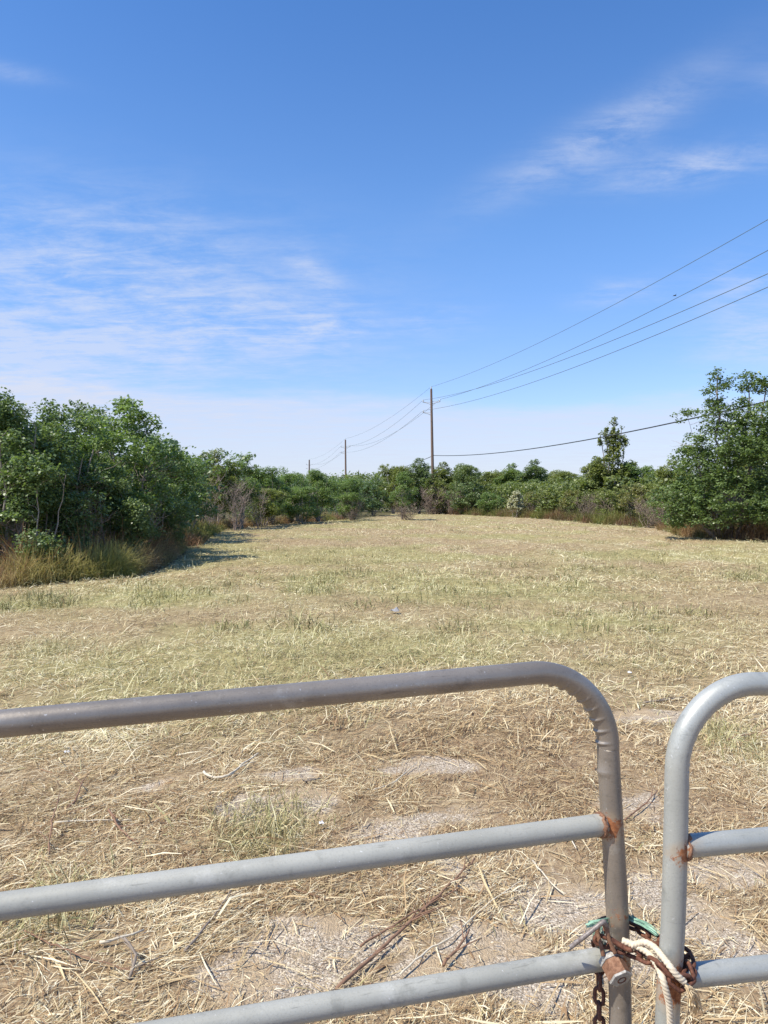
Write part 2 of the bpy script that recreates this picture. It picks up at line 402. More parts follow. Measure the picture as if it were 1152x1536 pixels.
# ------------------------------------------------------------------ straw, grass
rng = np.random.default_rng(7)
def blades(x, y, z, L, wd, yaw, pitch, curl, rnd, grn, name, mat=None, parent=None):
    """flat bent blades, three cross-sections; returns object"""
    n = len(x); cy, sy = np.cos(yaw), np.sin(yaw); V = np.empty((n, 3, 2, 3), np.float32)
    base = np.stack([x, y, z], -1)
    fwd = np.stack([cy*np.cos(pitch), sy*np.cos(pitch), np.sin(pitch)], -1)
    p2 = pitch+curl; bend = rng.normal(0, .14, n); c2, s2 = np.cos(yaw+bend), np.sin(yaw+bend)
    fw2 = np.stack([c2*np.cos(p2), s2*np.cos(p2), np.sin(p2)], -1)
    roll = rng.uniform(-.6, .6, n)
    side = np.stack([-sy*np.cos(roll), cy*np.cos(roll), np.sin(roll)], -1)
    pts = [base, base+fwd*(L*.5)[:, None], base+fwd*(L*.5)[:, None]+fw2*(L*.5)[:, None]]
    for k, wk in enumerate((.8, 1, .35)):
        for j, sg in enumerate((-.5, .5)): V[:, k, j] = pts[k]+side*(wd*wk*sg)[:, None]
    V[:, :, :, 2] = np.maximum(V[:, :, :, 2], z[:, None, None]-.02)
    b = (np.arange(n)*6)[:, None]
    Fq = np.concatenate([b+[0, 1, 3, 2], b+[2, 3, 5, 4]], 0)
    at = {'rnd': np.repeat(rnd, 6), 'green': np.repeat(grn, 6)}
    return mesh(name, V.reshape(-1, 3), Fq, mat or M_straw, parent, at)
def scatter(n, y0, y1, spread=.62, power=1.0):
    y = y0+(y1-y0)*rng.random(n)**power; x = rng.uniform(-1, 1, n)*(spread*y+.4); return x, y
def zone(n, y0, y1, L, wd, power, up, name, label, lift=.012, gravkeep=.07):
    x, y = scatter(n, y0, y1, power=power)
    g = gravel(x, y); gn = green(x, y); clump = fbm(x, y, .35, 61, 3); inside = polyx(x, y)
    big = fbm(x, y, 1.1, 71, 3)
    fade = np.clip((y-y0)/(.16*y0), 0, 1)*np.clip((y1-y)/(.16*y1), 0, 1) if y0 > 2.5 else np.clip((y1-y)/(.16*y1), 0, 1)
    keep = inside & (rng.random(n) < fade) & (rng.random(n) < np.clip(1.2-g*1.75+(fbm(x, y, .12, 63, 2)-.5)*1.2, gravkeep, 1)*np.clip((clump-.28)*4, .3, 1))
    x, y, gn, clump, big = x[keep], y[keep], gn[keep], clump[keep], big[keep]; n = len(x)
    yaw = rng.uniform(0, 2*math.pi, n)
    rr = np.arctan2(y-22, x+22)+math.pi/2
    al = rng.random(n) < .35; yaw = np.where(al, rr+rng.normal(0, .5, n), yaw)
    al = rng.random(n) < .4; yaw = np.where(al, fbm(x, y, .5, 121, 2)*12+rng.normal(0, .35, n), yaw)
    Ls = L*np.exp(rng.normal(-.15, .5, n)); wds = wd*np.exp(rng.normal(-.2, .4, n))
    gsel = rng.random(n) < gn
    pitch = np.where(gsel & (rng.random(n) < .45), rng.uniform(.5, 1.35, n), np.abs(rng.normal(0, up, n)))
    Ls = np.where(gsel, Ls*.9, Ls)
    curl = -pitch*rng.uniform(.4, 1.4, n)
    rnd = np.clip(rng.beta(1.1, 1.05, n)*.92+(big-.5)*.7+.10, 0, 1)
    grn = np.where(gsel, rng.uniform(.5, 1, n), np.where(rng.random(n) < .2, .45, 0)*np.clip(gn*3, .2, 1))
    grn = np.clip(grn+np.clip((y-4.5)/5, 0, 1)*rng.uniform(0, .5, n), 0, 1); rnd = np.clip(rnd+.06+.2*(wrow(x, y)-.3)*np.clip((y-8)/8, 0, 1), 0, 1)
    z = hgt(x, y)+rng.uniform(0, 1, n)*lift*np.clip(clump*2, .4, 1.6)
    o = blades(x, y, z, Ls, wds, yaw, pitch, curl, rnd, grn, name)
    tag(o, label, 'straw', kind='stuff')
zone(90000, 1.9, 5.0, .028, .0024, 1.0, .3, 'straw_chaff', 'fine broken chaff between the straw near the gate', .014, .15)
zone(150000, 1.9, 5.6, .055, .0026, 1.0, .24, 'cut_straw', 'loose cut straw strewn on the ground just beyond the gate')
zone(3200, 1.9, 5.6, .11, .0065, 1.0, .10, 'broad_straw', 'broad flat bleached grass blades lying among the finer straw near the gate', .014, .2)
zone(4500, 1.9, 5.6, .15, .0045, 1.0, .2, 'long_straw', 'longer bleached straw stems lying over the fine straw near the gate', .016, .25)
zone(150000, 4.5, 14.5, .085, .005, 1.25, .38, 'cut_straw', 'short mown stubble and straw in the middle of the field', .02)
zone(190000, 12, 42, .11, .009, 1.3, .34, 'cut_straw', 'mown hay lying across the open field before the thickets', .035)
zone(90000, 33, 95, .17, .019, 1.2, .36, 'cut_straw', 'thin far hay where the field narrows to the tree gap', .05)

# standing green tufts in the field: counted clumps are too many and merge, one stuff object
def tufts(spots, name, label, hmin, hmax, per, wd, gl=.75, cat='grass', spread=.12, rlo=.1, rhi=.9):
    x = []; y = []
    xs_, ys_, L_ = [], [], []
    for sx, sy, k in spots:
        n = int(per*k); xs_.append(sx+rng.normal(0, spread*k, n)); ys_.append(sy+rng.normal(0, spread*k, n)); L_.append(rng.uniform(hmin, hmax, n)*(.6+.4*k))
    x = np.concatenate(xs_); y = np.concatenate(ys_); L = np.concatenate(L_); n = len(x)
    o = blades(x, y, hgt(x, y)-.005, L, wd*rng.uniform(.6, 1.3, n), rng.uniform(0, 6.283, n), rng.uniform(.55, 1.5, n), -rng.uniform(.1, 1.0, n),
               rng.uniform(rlo, rhi, n), np.clip(rng.normal(gl, .2, n), 0, 1), name)
    return tag(o, label, cat, kind='stuff')
sp_ = []
for cx, cy, rx, ry, k in GREEN:
    for j in range(int(15*k)):
        px = rng.normal(cx, rx*.55); py = max(800, rng.normal(cy, ry*.55)); wx, wy = G(px, py)
        if wy < 40: sp_.append((wx, wy, rng.uniform(.5, 1.2)))
for j in range(110):
    y = rng.uniform(5.5, 40); x = rng.uniform(-.55, .55)*y
    sp_.append((x, y, rng.uniform(.4, 1.0)))
sp_ = [q for q in sp_ if polyx(np.array([q[0]]), np.array([q[1]]))[0]]
tufts([q for q in sp_ if q[1] < 9], 'grass_tufts', 'short green and yellow grass tufts poking through the straw in the near field', .05, .15, 60, .0045)
tufts([q for q in sp_ if q[1] >= 9], 'grass_tufts', 'low green grass clumps scattered over the mown field beyond the top rail', .08, .22, 50, .011, .85, spread=.2, rlo=0, rhi=.6)
gx, gy = G(392, 1262)
tufts([(gx+rng.normal(0, .1), gy+rng.normal(0, .07), .9) for _ in range(8)], 'grass_tuft', 'yellow-green grass tuft growing between two gravel patches left of centre', .05, .15, 45, .0035, .55, rlo=.3)

# pebbles
def pebbles():
    n = 9000; x, y = scatter(n*4, 1.95, 5.2); g = gravel(x, y); k = (g > .35) & (rng.random(len(x)) < .75); x, y = x[k][:n], y[k][:n]; n = len(x)
    oct_ = np.array([(1, 0, 0), (-1, 0, 0), (0, 1, 0), (0, -1, 0), (0, 0, 1), (0, 0, -1)], float)
    f = np.array([(0, 2, 4), (2, 1, 4), (1, 3, 4), (3, 0, 4), (2, 0, 5), (1, 2, 5), (3, 1, 5), (0, 3, 5)])
    s = np.exp(rng.normal(-6.25, .4, n)); sc = s[:, None]*rng.uniform(.6, 1.4, (n, 3)); sc[:, 2] *= .7
    V = oct_[None]*sc[:, None]*rng.uniform(.75, 1.25, (n, 6, 1)); a = rng.uniform(0, 6.28, n); c, s_ = np.cos(a)[:, None], np.sin(a)[:, None]
    V = np.stack([V[..., 0]*c-V[..., 1]*s_, V[..., 0]*s_+V[..., 1]*c, V[..., 2]], -1)+np.stack([x, y, hgt(x, y)+s*.2], -1)[:, None]
    F = (f[None]+(np.arange(n)*6)[:, None, None]).reshape(-1, 3)
    m, t, b = newmat('gravel_stone'); t.put(b.inputs['Base Color'], t.ramp(t.attr('rnd'), [(0, (.24, .185, .135)), (.5, (.44, .35, .255)), (.85, (.55, .45, .34)), (1, (.76, .69, .59))])); b.inputs['Roughness'].default_value = .9
    o = mesh('gravel', V.reshape(-1, 3), F, m, attrs={'rnd': np.repeat(rng.random(n), 6)})
    tag(o, 'small pale pebbles showing in the bare patches near the gate', 'gravel', kind='stuff')
pebbles()

# ------------------------------------------------------------------ plants
def leaves_np(C, nper, rad, size, rg, flat=.6, jitter=.3):
    """nper leaves round each cluster centre C: pointed quads, drooping outward"""
    n = len(C)*nper; c = np.repeat(C, nper, 0); off = rg.normal(0, 1, (n, 3)); off /= np.linalg.norm(off, axis=1)[:, None]
    rr = np.repeat(rad*rg.uniform(.6, 1.3, len(C)), nper)*rg.random(n)**.45
    off = off*rr[:, None]; off[:, 2] *= flat; p = c+off
    a = rg.uniform(0, 6.283, n); dirv = np.stack([np.cos(a), np.sin(a), rg.normal(-.35, .5, n)], -1)+off/rad*.6; dirv /= np.linalg.norm(dirv, axis=1)[:, None]
    nrm = np.stack([rg.normal(0, .55, n), rg.normal(0, .55, n), np.ones(n)], -1)+off/rad*.5
    sd_ = np.cross(dirv, nrm); sd_ /= np.linalg.norm(sd_, axis=1)[:, None]
    s = size*rg.uniform(.6, 1.35, n)[:, None]
    V = np.stack([p-dirv*s*.5, p+sd_*s*.42-dirv*s*.08, p+dirv*s*.6, p-sd_*s*.42-dirv*s*.08], 1)
    F = np.arange(n*4).reshape(n, 4)
    tone = np.clip(np.repeat(rg.uniform(.15, .85, len(C)), nper)+rg.normal(0, .2, n), 0, 1)
    return V.reshape(-1, 3), F, np.repeat(tone, 4)
def limb(a, b, r0, r1, rg, wig=.1, seg=5, n=5, sag=.0):
    a = Vector(a); b = Vector(b); L = (b-a).length; pts = []
    for i in range(seg+1):
        u = i/seg; p = a.lerp(b, u)
        if 0 < i < seg: p += Vector(rg.normal(0, wig*L*.22, 3)); 
        p.z += math.sin(u*math.pi)*sag*L
        pts.append(p)
    pts[-1] = b
    if n < 5: return tube(pts, [r0+(r1-r0)*i/seg for i in range(seg+1)], n, caps=False), pts
    sp_s = spline(pts, max(.08, L/18)); m = len(sp_s)-1
    return tube(sp_s, [r0+(r1-r0)*i/m for i in range(m+1)], n, caps=False), pts
def lobes_sample(lobes, n, rg, shell=.45):
    w = np.array([l[3]*l[4]*l[5] if len(l) > 4 else l[3]**3 for l in lobes]); w = w**.62; w /= w.sum()
    k = rg.choice(len(lobes), n, p=w); d = rg.normal(0, 1, (n, 3)); d /= np.linalg.norm(d, axis=1)[:, None]
    r = shell+(1-shell)*rg.random(n)**.6
    A = np.array([(l[0], l[1], l[2], l[3], l[4] if len(l) > 4 else l[3], l[5] if len(l) > 5 else l[3]) for l in lobes])
    return A[k, :3]+d*r[:, None]*A[k, 3:]
def make_tree(seed, lobes, ntip, nper, rad, size, stems, H, tw=.045, twigs=0, flat=.6, barkm=None, leafm=None, shell=.45, limbs=90, cname='crown', tname='trunk', zmin=.25):
    rg = np.random.default_rng(seed); C = lobes_sample(lobes, ntip, rg, shell); C = C[C[:, 2] > zmin]
    V, F, tone = leaves_np(C, nper, rad, size, rg, flat)
    crown = mesh(cname, V, F, leafm or M_leaf, attrs={'rnd': tone}, link=False)
    parts = []; sp = []
    for (bx, by, tx, ty, tz) in stems:
        tb, pts = limb((bx, by, -.08), (tx, ty, tz), tw, tw*.25, rg, .035, 8, 6); parts.append(tb)
        for i, p in enumerate(pts): sp.append((p, tw*(1-.7*i/8)))
    def connect(c, rs=.55):
        best = None
        for p, r in sp:
            if p.z < c[2]-.12*(abs(c[0]-p.x)+abs(c[1]-p.y)) or best is None:
                d = (p.x-c[0])**2+(p.y-c[1])**2+.5*(p.z-c[2])**2+(.0 if p.z < c[2]-.1 else 2.)
                if best is None or d < best[0]: best = (d, p, r)
        tb, pts = limb(best[1], c, best[2]*rs, .006, rg, .14, 4, 4, .04); parts.append(tb); return pts
    ch = C[rg.permutation(len(C))[:limbs]]
    for c in ch: 
        pts = connect(c); sp.append((pts[2], .012))
    for k in range(twigs):                      # bare lower twigs
        p, r = sp[rg.integers(0, max(1, len(stems)*6))]; 
        if p.z > H*.55: continue
        a = rg.uniform(0, 6.28); L = rg.uniform(.3, .9)
        tb, _ = limb(p, (p.x+math.cos(a)*L, p.y+math.sin(a)*L, p.z+rg.uniform(-.05, .6)), .009, .003, rg, .16, 4, 3); parts.append(tb)
    Vt, Ft = join(parts); trunk = mesh(tname, Vt, Ft, barkm or M_bark, smooth=True, link=False)
    return crown, trunk

def rl(seed, R0, z0, z1, n, r, sq=1.0):
    """random lobes filling a rounded envelope"""
    rg = np.random.default_rng(seed+900); L = []
    for k in range(n):
        u = rg.random(); z = z0+(z1-z0)*u; env = R0*math.sqrt(max(0.05, 1-((u-.42)/.75)**2)); a = rg.uniform(0, 6.28); q = env*rg.uniform(.25, .85)
        rr = r*rg.uniform(.6, 1.15); L.append((q*math.cos(a), q*math.sin(a), z, rr, rr, rr*rg.uniform(.6, .9)*sq))
    return L
def st(seed, n, R0, H, b=.25):
    rg = np.random.default_rng(seed+55); o = []
    for k in range(n):
        a = rg.uniform(0, 6.28); o.append((b*math.cos(a)*rg.random(), b*math.sin(a)*rg.random(), R0*.55*math.cos(a), R0*.55*math.sin(a), H*rg.uniform(.55, .8)))
    return o
PROTO = {}
# young tallow-like trees, 4 m tall
PROTO['a'] = make_tree(1, rl(1, 1.45, .95, 3.55, 26, .48), 900, 20, .21, .066, st(1, 5, 1.4, 3.9), 4, twigs=190)
PROTO['b'] = make_tree(2, rl(2, 1.35, 1.15, 3.4, 22, .5)+[(.3, 0, 3.7, .35, .35, .3), (-.5, .2, 3.6, .25, .25, .3)], 840, 20, .20, .066, st(2, 4, 1.3, 3.9), 4, twigs=190)
PROTO['c'] = make_tree(3, rl(3, 1.55, .7, 3.3, 28, .45)+[(.7, .1, 3.6, .3, .3, .25)], 920, 20, .21, .066, st(3, 6, 1.5, 3.7), 4, twigs=150)
PROTO['d'] = make_tree(4, rl(4, 1.2, 1.3, 3.2, 16, .45)+[(.2, 0, 3.55, .28, .28, .35), (.55, .1, 3.75, .2, .2, .2), (-.4, 0, 3.5, .25, .25, .3)], 640, 19, .19, .066, st(4, 4, 1.1, 3.9), 4, twigs=190)
# round dense shrubs 3 m
PROTO['e'] = make_tree(5, rl(5, 1.5, .45, 2.6, 26, .45), 880, 19, .21, .068, st(5, 7, 1.4, 2.8), 3, tw=.03, twigs=30, zmin=.1)
# larger broadleaf far tree, 6 m
PROTO['f'] = make_tree(6, rl(6, 2.5, 1.0, 5.2, 44, .85), 1500, 20, .33, .12, st(6, 4, 1.8, 5.6), 6, tw=.08, twigs=20)
PROTO['g'] = make_tree(7, rl(7, 2.3, .9, 4.9, 40, .8)+[(.2, 0, 5.5, .5, .5, .4)], 1400, 20, .32, .12, st(7, 3, 1.5, 5.7), 6, tw=.08, twigs=20)
# low shrub 1.6 m
PROTO['s'] = make_tree(8, rl(8, 1.0, .3, 1.3, 20, .36), 260, 26, .14, .06, st(8, 7, .9, 1.4), 1.6, tw=.018, twigs=60, zmin=.05, barkm=M_redtwig)
PROTO['t'] = make_tree(9, rl(9, .9, .35, 1.5, 14, .36), 170, 22, .13, .055, st(9, 8, .8, 1.5), 1.6, tw=.016, twigs=120, zmin=.05, barkm=M_redtwig)
# pale flowering shrub 1.9 m
PROTO['w'] = make_tree(10, rl(10, .62, .5, 1.7, 18, .3), 240, 30, .12, .07, st(10, 5, .5, 1.6), 1.9, tw=.02, twigs=20, zmin=.1, leafm=M_flower)
def twiggy(seed, H, Rr, nst, ntw, mat, r0=.02):
    rg = np.random.default_rng(seed); parts = []; sp = []
    for k in range(nst):
        a = rg.uniform(0, 6.28); q = Rr*rg.uniform(.3, 1)
        tb, pts = limb((rg.normal(0, .12), rg.normal(0, .12), -.05), (q*math.cos(a), q*math.sin(a), H*rg.uniform(.65, 1)), r0, .004, rg, .09, 7, 5); parts.append(tb); sp += pts[1:]
    for k in range(ntw):
        p = sp[rg.integers(0, len(sp))]; a = rg.uniform(0, 6.28); L = H*rg.uniform(.1, .33); 
        tb, pts = limb(p, (p.x+math.cos(a)*L*.6, p.y+math.sin(a)*L*.6, p.z+L*rg.uniform(.2, .9)), .006, .0025, rg, .12, 4, 3); parts.append(tb)
        if k % 2: sp.append(pts[2])
    V, F = join(parts); return mesh('branches', V, F, mat, smooth=True, link=False)
BARE = [twiggy(31, 2.6, .8, 6, 300, M_twig, .016), twiggy(32, 2.4, .8, 7, 300, M_twig, .015), twiggy(33, 1.5, .9, 14, 460, M_redtwig, .012), twiggy(34, 1.3, 1.1, 16, 460, M_redtwig, .012)]

PR = random.Random(5)
def plant(kind, px, d, sc, tint, label, group=None, cat='tree', name='tree', hs=1.0, rot=None, names=('crown', 'trunk')):
    """kind: prototype; sc: width scale, hs: extra height scale"""
    o = empty(name, ((px-576)/1150*d, d, 0)); tag(o, label, cat, group)
    for nm, me in zip(names, PROTO[kind]):
        c = bpy.data.objects.new(nm, me); COL.objects.link(c); c.parent = o; c.color = (*tint, 1)
    o.scale = (sc, sc, sc*hs); o.rotation_euler.z = PR.uniform(0, 6.28) if rot is None else rot
    return o
def bare(i, px, d, sc, label, name='bare_shrub', cat='shrub', hs=1., group=None):
    o = bpy.data.objects.new(name, BARE[i]); COL.objects.link(o); o.location = ((px-576)/1150*d, d, 0); o.scale = (sc, sc, sc*hs)
    o.rotation_euler.z = PR.uniform(0, 6.28); tag(o, label, cat, group); return o

BG = (.96, 1.0, .86); MG = (1.05, 1.12, .78); OL = (1.25, 1.08, .72); DK = (.92, .93, .78); BR = (1.45, 1.08, .85)
g1 = 'young trees of the near left thicket'
plant('a', 15, 15.6, .92, BG, 'tall dark green tree at the left edge, highest of the near thicket', g1, rot=.4, hs=1.05)
plant('b', 95, 17.0, .92, BG, 'rounded green tree right beside the tallest one at the left edge', g1, hs=1.02)
plant('c', 150, 18.6, .92, MG, 'wide leafy tree between the left edge tree and the spiky-topped one', g1)
plant('d', 196, 19.6, 1.05, MG, 'young tree with spiky top shoots sticking above the near left thicket', g1, rot=2.0, hs=1.02)
plant('c', 226, 22.5, .80, BG, 'dense green tree at the right corner of the near thicket, shading the mown field', g1)
plant('e', 60, 15.4, .8, BG, 'low bushy tree with dark gaps standing behind the tall weeds at the left edge', g1, hs=1.0)
plant('e', 165, 17.4, .72, DK, 'low bushy tree above the tall weeds, directly under the spiky-topped tree', g1)
plant('e', 228, 20.8, .68, DK, 'low round bush at the foot of the thicket corner beside the shadowed hay', g1)
plant('a', -35, 18.5, 1.15, BG, 'tree cut by the left edge of the photo behind the tallest one', g1)
plant('b', 130, 22.5, 1.12, DK, 'darker tree filling the gap behind the near left thicket', g1)
plant('a', 245, 27.5, 1.0, MG, 'tree just behind the thicket corner, stepping down toward the mid field', g1)
plant('c', 282, 33, .98, MG, 'small tree in the dip between the near thicket and the bare pale saplings', g1)
g2 = 'middle distance trees on the left of the field'
plant('b', 322, 40, 1.08, OL, 'olive tree with a tufted top above the bare pale stems', g2, hs=.98)
plant('d', 360, 41, 1.1, MG, 'green tree right of the tufted-top tree, above bare pale twigs', g2, hs=.93)
plant('c', 300, 44, 1.05, DK, 'dark tree tucked behind the olive tufted-top tree', g2)
plant('a', 402, 47, 1.0, MG, 'green tree in the row below the farthest left pole, nearest the bare twigs', g2, hs=.92)
plant('e', 395, 44.5, 1.0, OL, 'low brownish-green bush at the end of the bare stems', g2, hs=.8)
plant('c', 440, 51, 1.05, MG, 'rounded green tree just left of the farthest utility pole', g2, hs=.92)
plant('a', 478, 53, 1.05, MG, 'bright green tree just right of the farthest utility pole, foliage to the ground', g2, hs=.9)
plant('e', 452, 49, .95, MG, 'low bright bush in front of the tree row left of the middle utility pole', g2, hs=.9)
g3 = 'small trees standing in the gap at the end of the field'
plant('b', 527, 57, .95, MG, 'small tree with open stems directly under the middle utility pole', g3, hs=.86)
plant('e', 512, 61, 1.1, MG, 'bushy tree behind the small open-stemmed tree under the middle pole', g3, hs=1.0)
plant('c', 560, 74, 1.15, DK, 'dark tree closing the gap at the end of the field', g3, hs=.85)
plant('d', 604, 58, 1.0, MG, 'bright green small tree with low bare twigs, alone left of the tall pole', g3, hs=.95, rot=1)
bare(3, 529, 56.5, 1.1, 'low tangle of bare branches around the foot of the tree under the middle pole')
bare(3, 612, 57, 1.5, 'spreading bare grey-brown branches around the foot of the lone bright tree', hs=.7)
g4 = 'tree line on the right of the field'
plant('f', 592, 84, .9, OL, 'round-topped olive tree behind the lone bright tree, left of the tall pole', g4, hs=1.08, cat='tree')
plant('g', 630, 86, .95, DK, 'dark pointed-top tree touching the left side of the tall pole', g4, hs=1.12)
plant('g', 664, 88, .95, OL, 'olive tree touching the right side of the tall pole', g4, hs=1.06)
plant('f', 694, 86, .9, (1.1, 1.05, .85), 'rounded grey-green tree second to the right of the tall pole', g4, hs=1.12)
plant('f', 735, 92, .95, OL, 'lower olive tree in the dip right of the rounded trees by the pole', g4, hs=.95)
plant('g', 768, 88, 1.0, (1.2, 1.2, .8), 'light green tree behind the pale flowering shrub', g4, hs=.98)
plant('g', 802, 84, 1.0, DK, 'dark tree with small top sprigs right of the pale flowering shrub', g4, hs=1.02)
plant('f', 838, 80, .95, OL, 'broad olive tree left of the spire-topped tree', g4, hs=.88)
plant('g', 893, 62, .8, OL, 'dark olive tree leaning on the left side of the spire-topped tree', g4, hs=1.08)
plant('f', 962, 60, .78, MG, 'light green tree just right of the spire-topped tree', g4, hs=1.0)
plant('g', 1005, 47, .72, OL, 'dark round tree against the left flank of the tall tree at the right edge', g4, hs=.95)
plant('f', 860, 66, .7, OL, 'olive thicket tree in front of the tree line, left of the spire-topped tree', g4, hs=.7)
plant('g', 1150, 44, 1.0, OL, 'tree behind the tall right-edge tree, cut by the photo edge', g4)
# spire-topped tree
cs = [(0, 0, 1.6, 1.8, 1.5, 1.0), (.2, 0, 2.9, 1.5, 1.2, .9), (-.4, .1, 4.0, 1.15, .9, .8), (-1.2, 0, 3.6, .6, .6, .6), (1.1, 0, 3.9, .5, .5, .5), (.1, 0, 4.9, .65, .65, .7), (0, 0, 5.8, .48, .48, .7), (-.55, 0, 6.3, .16, .16, .75), (.0, 0, 6.9, .2, .2, .8), (.5, 0, 6.3, .16, .16, .8), (.8, 0, 5.7, .15, .15, .6), (-.9, 0, 5.9, .13, .13, .5)]
PROTO['spire'] = make_tree(12, cs, 800, 26, .19, .11, [(0, 0, 0, 0, 7.2), (.05, 0, -.55, 0, 6.8), (0, 0, .55, 0, 6.9), (0, 0, .8, 0, 6.1), (0, 0, -.9, 0, 6.2)], 7.6, tw=.07, flat=1.0)
plant('spire', 920, 60, 1.15, OL, 'tall narrow tree with a forked spiky top left of the big right-hand tree', None, name='spire_tree', rot=0, hs=.92)
# big tree on the right
bl = [(0, 0, 1.6, 2.2, 2.0, 1.1), (.6, 0, 2.8, 2.0, 1.8, 1.1), (-.1, 0, 3.7, 1.5, 1.4, .9), (-.9, -.2, 2.6, 1.2, 1.1, 1.0), (1.2, 0, 4.1, 1.2, 1.1, .9), (-1.6, 0, 1.5, 1.1, 1.1, .8), (2.0, 0, 2.0, 1.5, 1.4, 1.2),
      (-.2, 0, 4.8, .75, .7, .6), (-.5, 0, 5.6, .4, .4, .5), (-.45, 0, 6.35, .28, .28, .25), (-.1, 0, 6.05, .25, .25, .2), (-1.35, -.1, 4.85, .38, .3, .16), (-1.75, -.1, 4.7, .25, .22, .16), (-1.55, 0, 3.3, .45, .4, .3),
      (.9, 0, 5.9, .6, .5, .2), (.55, 0, 6.3, .4, .3, .16), (1.3, 0, 6.15, .3, .3, .15), (1.45, 0, 5.7, .35, .3, .15), (1.4, 0, 5.1, .5, .45, .22), (.5, 0, 5.2, .3, .3, .3), (2.0, 0, 4.2, .7, .7, .5), (-1.8, 0, .9, .55, .6, .4), (-1.0, -.9, 1.1, .9, .8, .6), (1.0, -1.0, 1.2, 1.0, .8, .7), (.2, -.8, 3.4, .9, .8, .7), (.9, -.6, 4.6, .7, .6, .6), (2.6, -.3, 3.0, .9, .8, .8)]
PROTO['big'] = make_tree(13, bl, 2800, 20, .23, .08, [(0, 0, -.4, 0, 6.3), (.1, .1, .7, 0, 5.9), (.2, 0, 1.3, 0, 5.8), (-.2, 0, -1.3, 0, 3.6), (.3, 0, 2.2, 0, 3.4), (-.3, 0, -1.9, 0, 1.8), (.1, 0, .1, .3, 4.7)], 6.6, tw=.07, twigs=160, limbs=240, barkm=M_twig)
plant('big', 1092, 29.5, 1.1, (.92, .96, .74), 'tallest tree at the right edge with loose open top branches, crossed by the black cable', None, name='tall_tree', rot=0, hs=.91)
g5 = 'low shrubs along the right edge of the field'
L5 = ['first low shrub right of the tall pole', 'second low shrub right of the tall pole', 'low green shrub just left of the pale flowering shrub', 'low reddish shrub just right of the pale flowering shrub',
      'low olive shrub a little right of the pale flowering shrub', 'low brown-tinged shrub in front of the dark sprig-topped tree', 'low green shrub left below the spire-topped tree', 'wide low shrub directly below the spire-topped tree',
      'reddish-brown low shrub right below the spire-topped tree', 'olive low shrub between the spire-topped and the tall right-edge tree', 'brown low shrub at the left foot of the tall right-edge tree', 'dark green shrub low under the left side of the tall right-edge tree']
for i, (px, d, k, s, hs_, tn) in enumerate([(655, 84, 't', 2.0, 1.2, OL), (700, 80, 's', 2.0, 1.2, DK), (738, 74, 's', 1.5, 1.1, MG), (795, 69, 't', 1.4, 1.0, BR), (828, 64, 's', 1.5, 1.15, OL), (858, 59, 't', 1.4, 1.0, BR),
        (885, 56, 's', 1.45, 1.15, OL), (918, 51, 's', 1.5, 1.1, OL), (952, 47, 't', 1.4, 1.1, BR), (985, 43, 's', 1.25, 1.15, OL), (1012, 39, 't', 1.15, 1.1, BR), (1040, 33, 's', 1.0, 1.1, BG)]):
    plant(k, px, d, s, tn, L5[i], g5, cat='shrub', name='shrub', hs=hs_, names=('foliage', 'stem'))
for px, d, s, lb in [(678, 82, 1.7, 'bare brown twiggy shrub at the right foot of the tall pole'), (646, 82, 1.9, 'bare brown twiggy shrub hiding the foot of the tall pole'), (880, 53, 1.3, 'bare reddish twigs in front of the low shrubs left below the spire-topped tree'),
                     (975, 41, 1.2, 'bare reddish twigs in front of the low shrubs between the right-hand trees'), (1000, 38, 1.1, 'bare reddish twigs left of the tall right-edge tree'), (1085, 29.5, 1.2, 'bare grey twigs under the middle of the tall right-edge tree'), (1135, 29, 1.25, 'bare grey twigs at the foot of the tall tree, cut by the right edge')]:
    bare(2 + (px % 2), px, d, s, lb)
bare(0, 318, 38.2, 1.0, 'pale bare-stemmed sapling, left of the two leafless ones below the tufted-top tree', 'bare_sapling', 'sapling')
bare(1, 355, 37.6, 1.05, 'pale bare-stemmed sapling, right of the two leafless ones below the tufted-top tree', 'bare_sapling', 'sapling')
bare(0, 385, 40, .8, 'greyish leafless bush at the right end of the bare saplings', 'bare_shrub', 'shrub')
bare(0, 132, 16.4, .62, 'pale leafless sapling low in front of the near left thicket', 'bare_sapling', 'sapling')
bare(1, 18, 15.4, .6, 'pale leafless stems at the left edge in front of the thicket', 'bare_sapling', 'sapling')
bare(1, 215, 18.4, .6, 'leafless stems low at the corner of the near left thicket', 'bare_sapling', 'sapling')
plant('w', 773, 66, 1.12, (1, 1, .95), 'pale cream flowering shrub standing at the field edge on the right', None, cat='shrub', name='flowering_shrub', hs=1.15, names=('blossom', 'stem'))

# masses nobody can count: woods behind, tall weeds along the edges
def mass(name, spots, n, size, nper, rad, label, tint, seed):
    rg = np.random.default_rng(seed); C = []
    for k in range(n):
        x0, y0, h, w = spots[rg.integers(0, len(spots))]
        z = h*(rg.random()**.7); C.append((x0+rg.normal(0, w*.5), y0+rg.normal(0, w*.5), .2+z))
    V, F, tone = leaves_np(np.array(C), nper, rad, size, rg, .7)
    o = mesh(name, V, F, M_leaf, attrs={'rnd': tone*.8}); o.color = (*tint, 1); tag(o, label, 'woodland', kind='stuff')
mass('dense_woodland', [(x, y, 3.2, 2.6) for x, y in [(-14, 19), (-11.5, 21), (-9.5, 24), (-9, 29), (-12, 26), (-15, 24), (-11, 35), (-14, 32), (-12.5, 42), (-11, 48), (-9, 56), (-14, 50), (-18, 30), (-18, 42), (-6, 66), (-10, 64), (-3, 72), (-5, 80), (-20, 52), (-16, 62)]], 5200, .15, 14, .4, 'dark interior of the left thicket behind its front trees', (.8, .9, .85), 71)
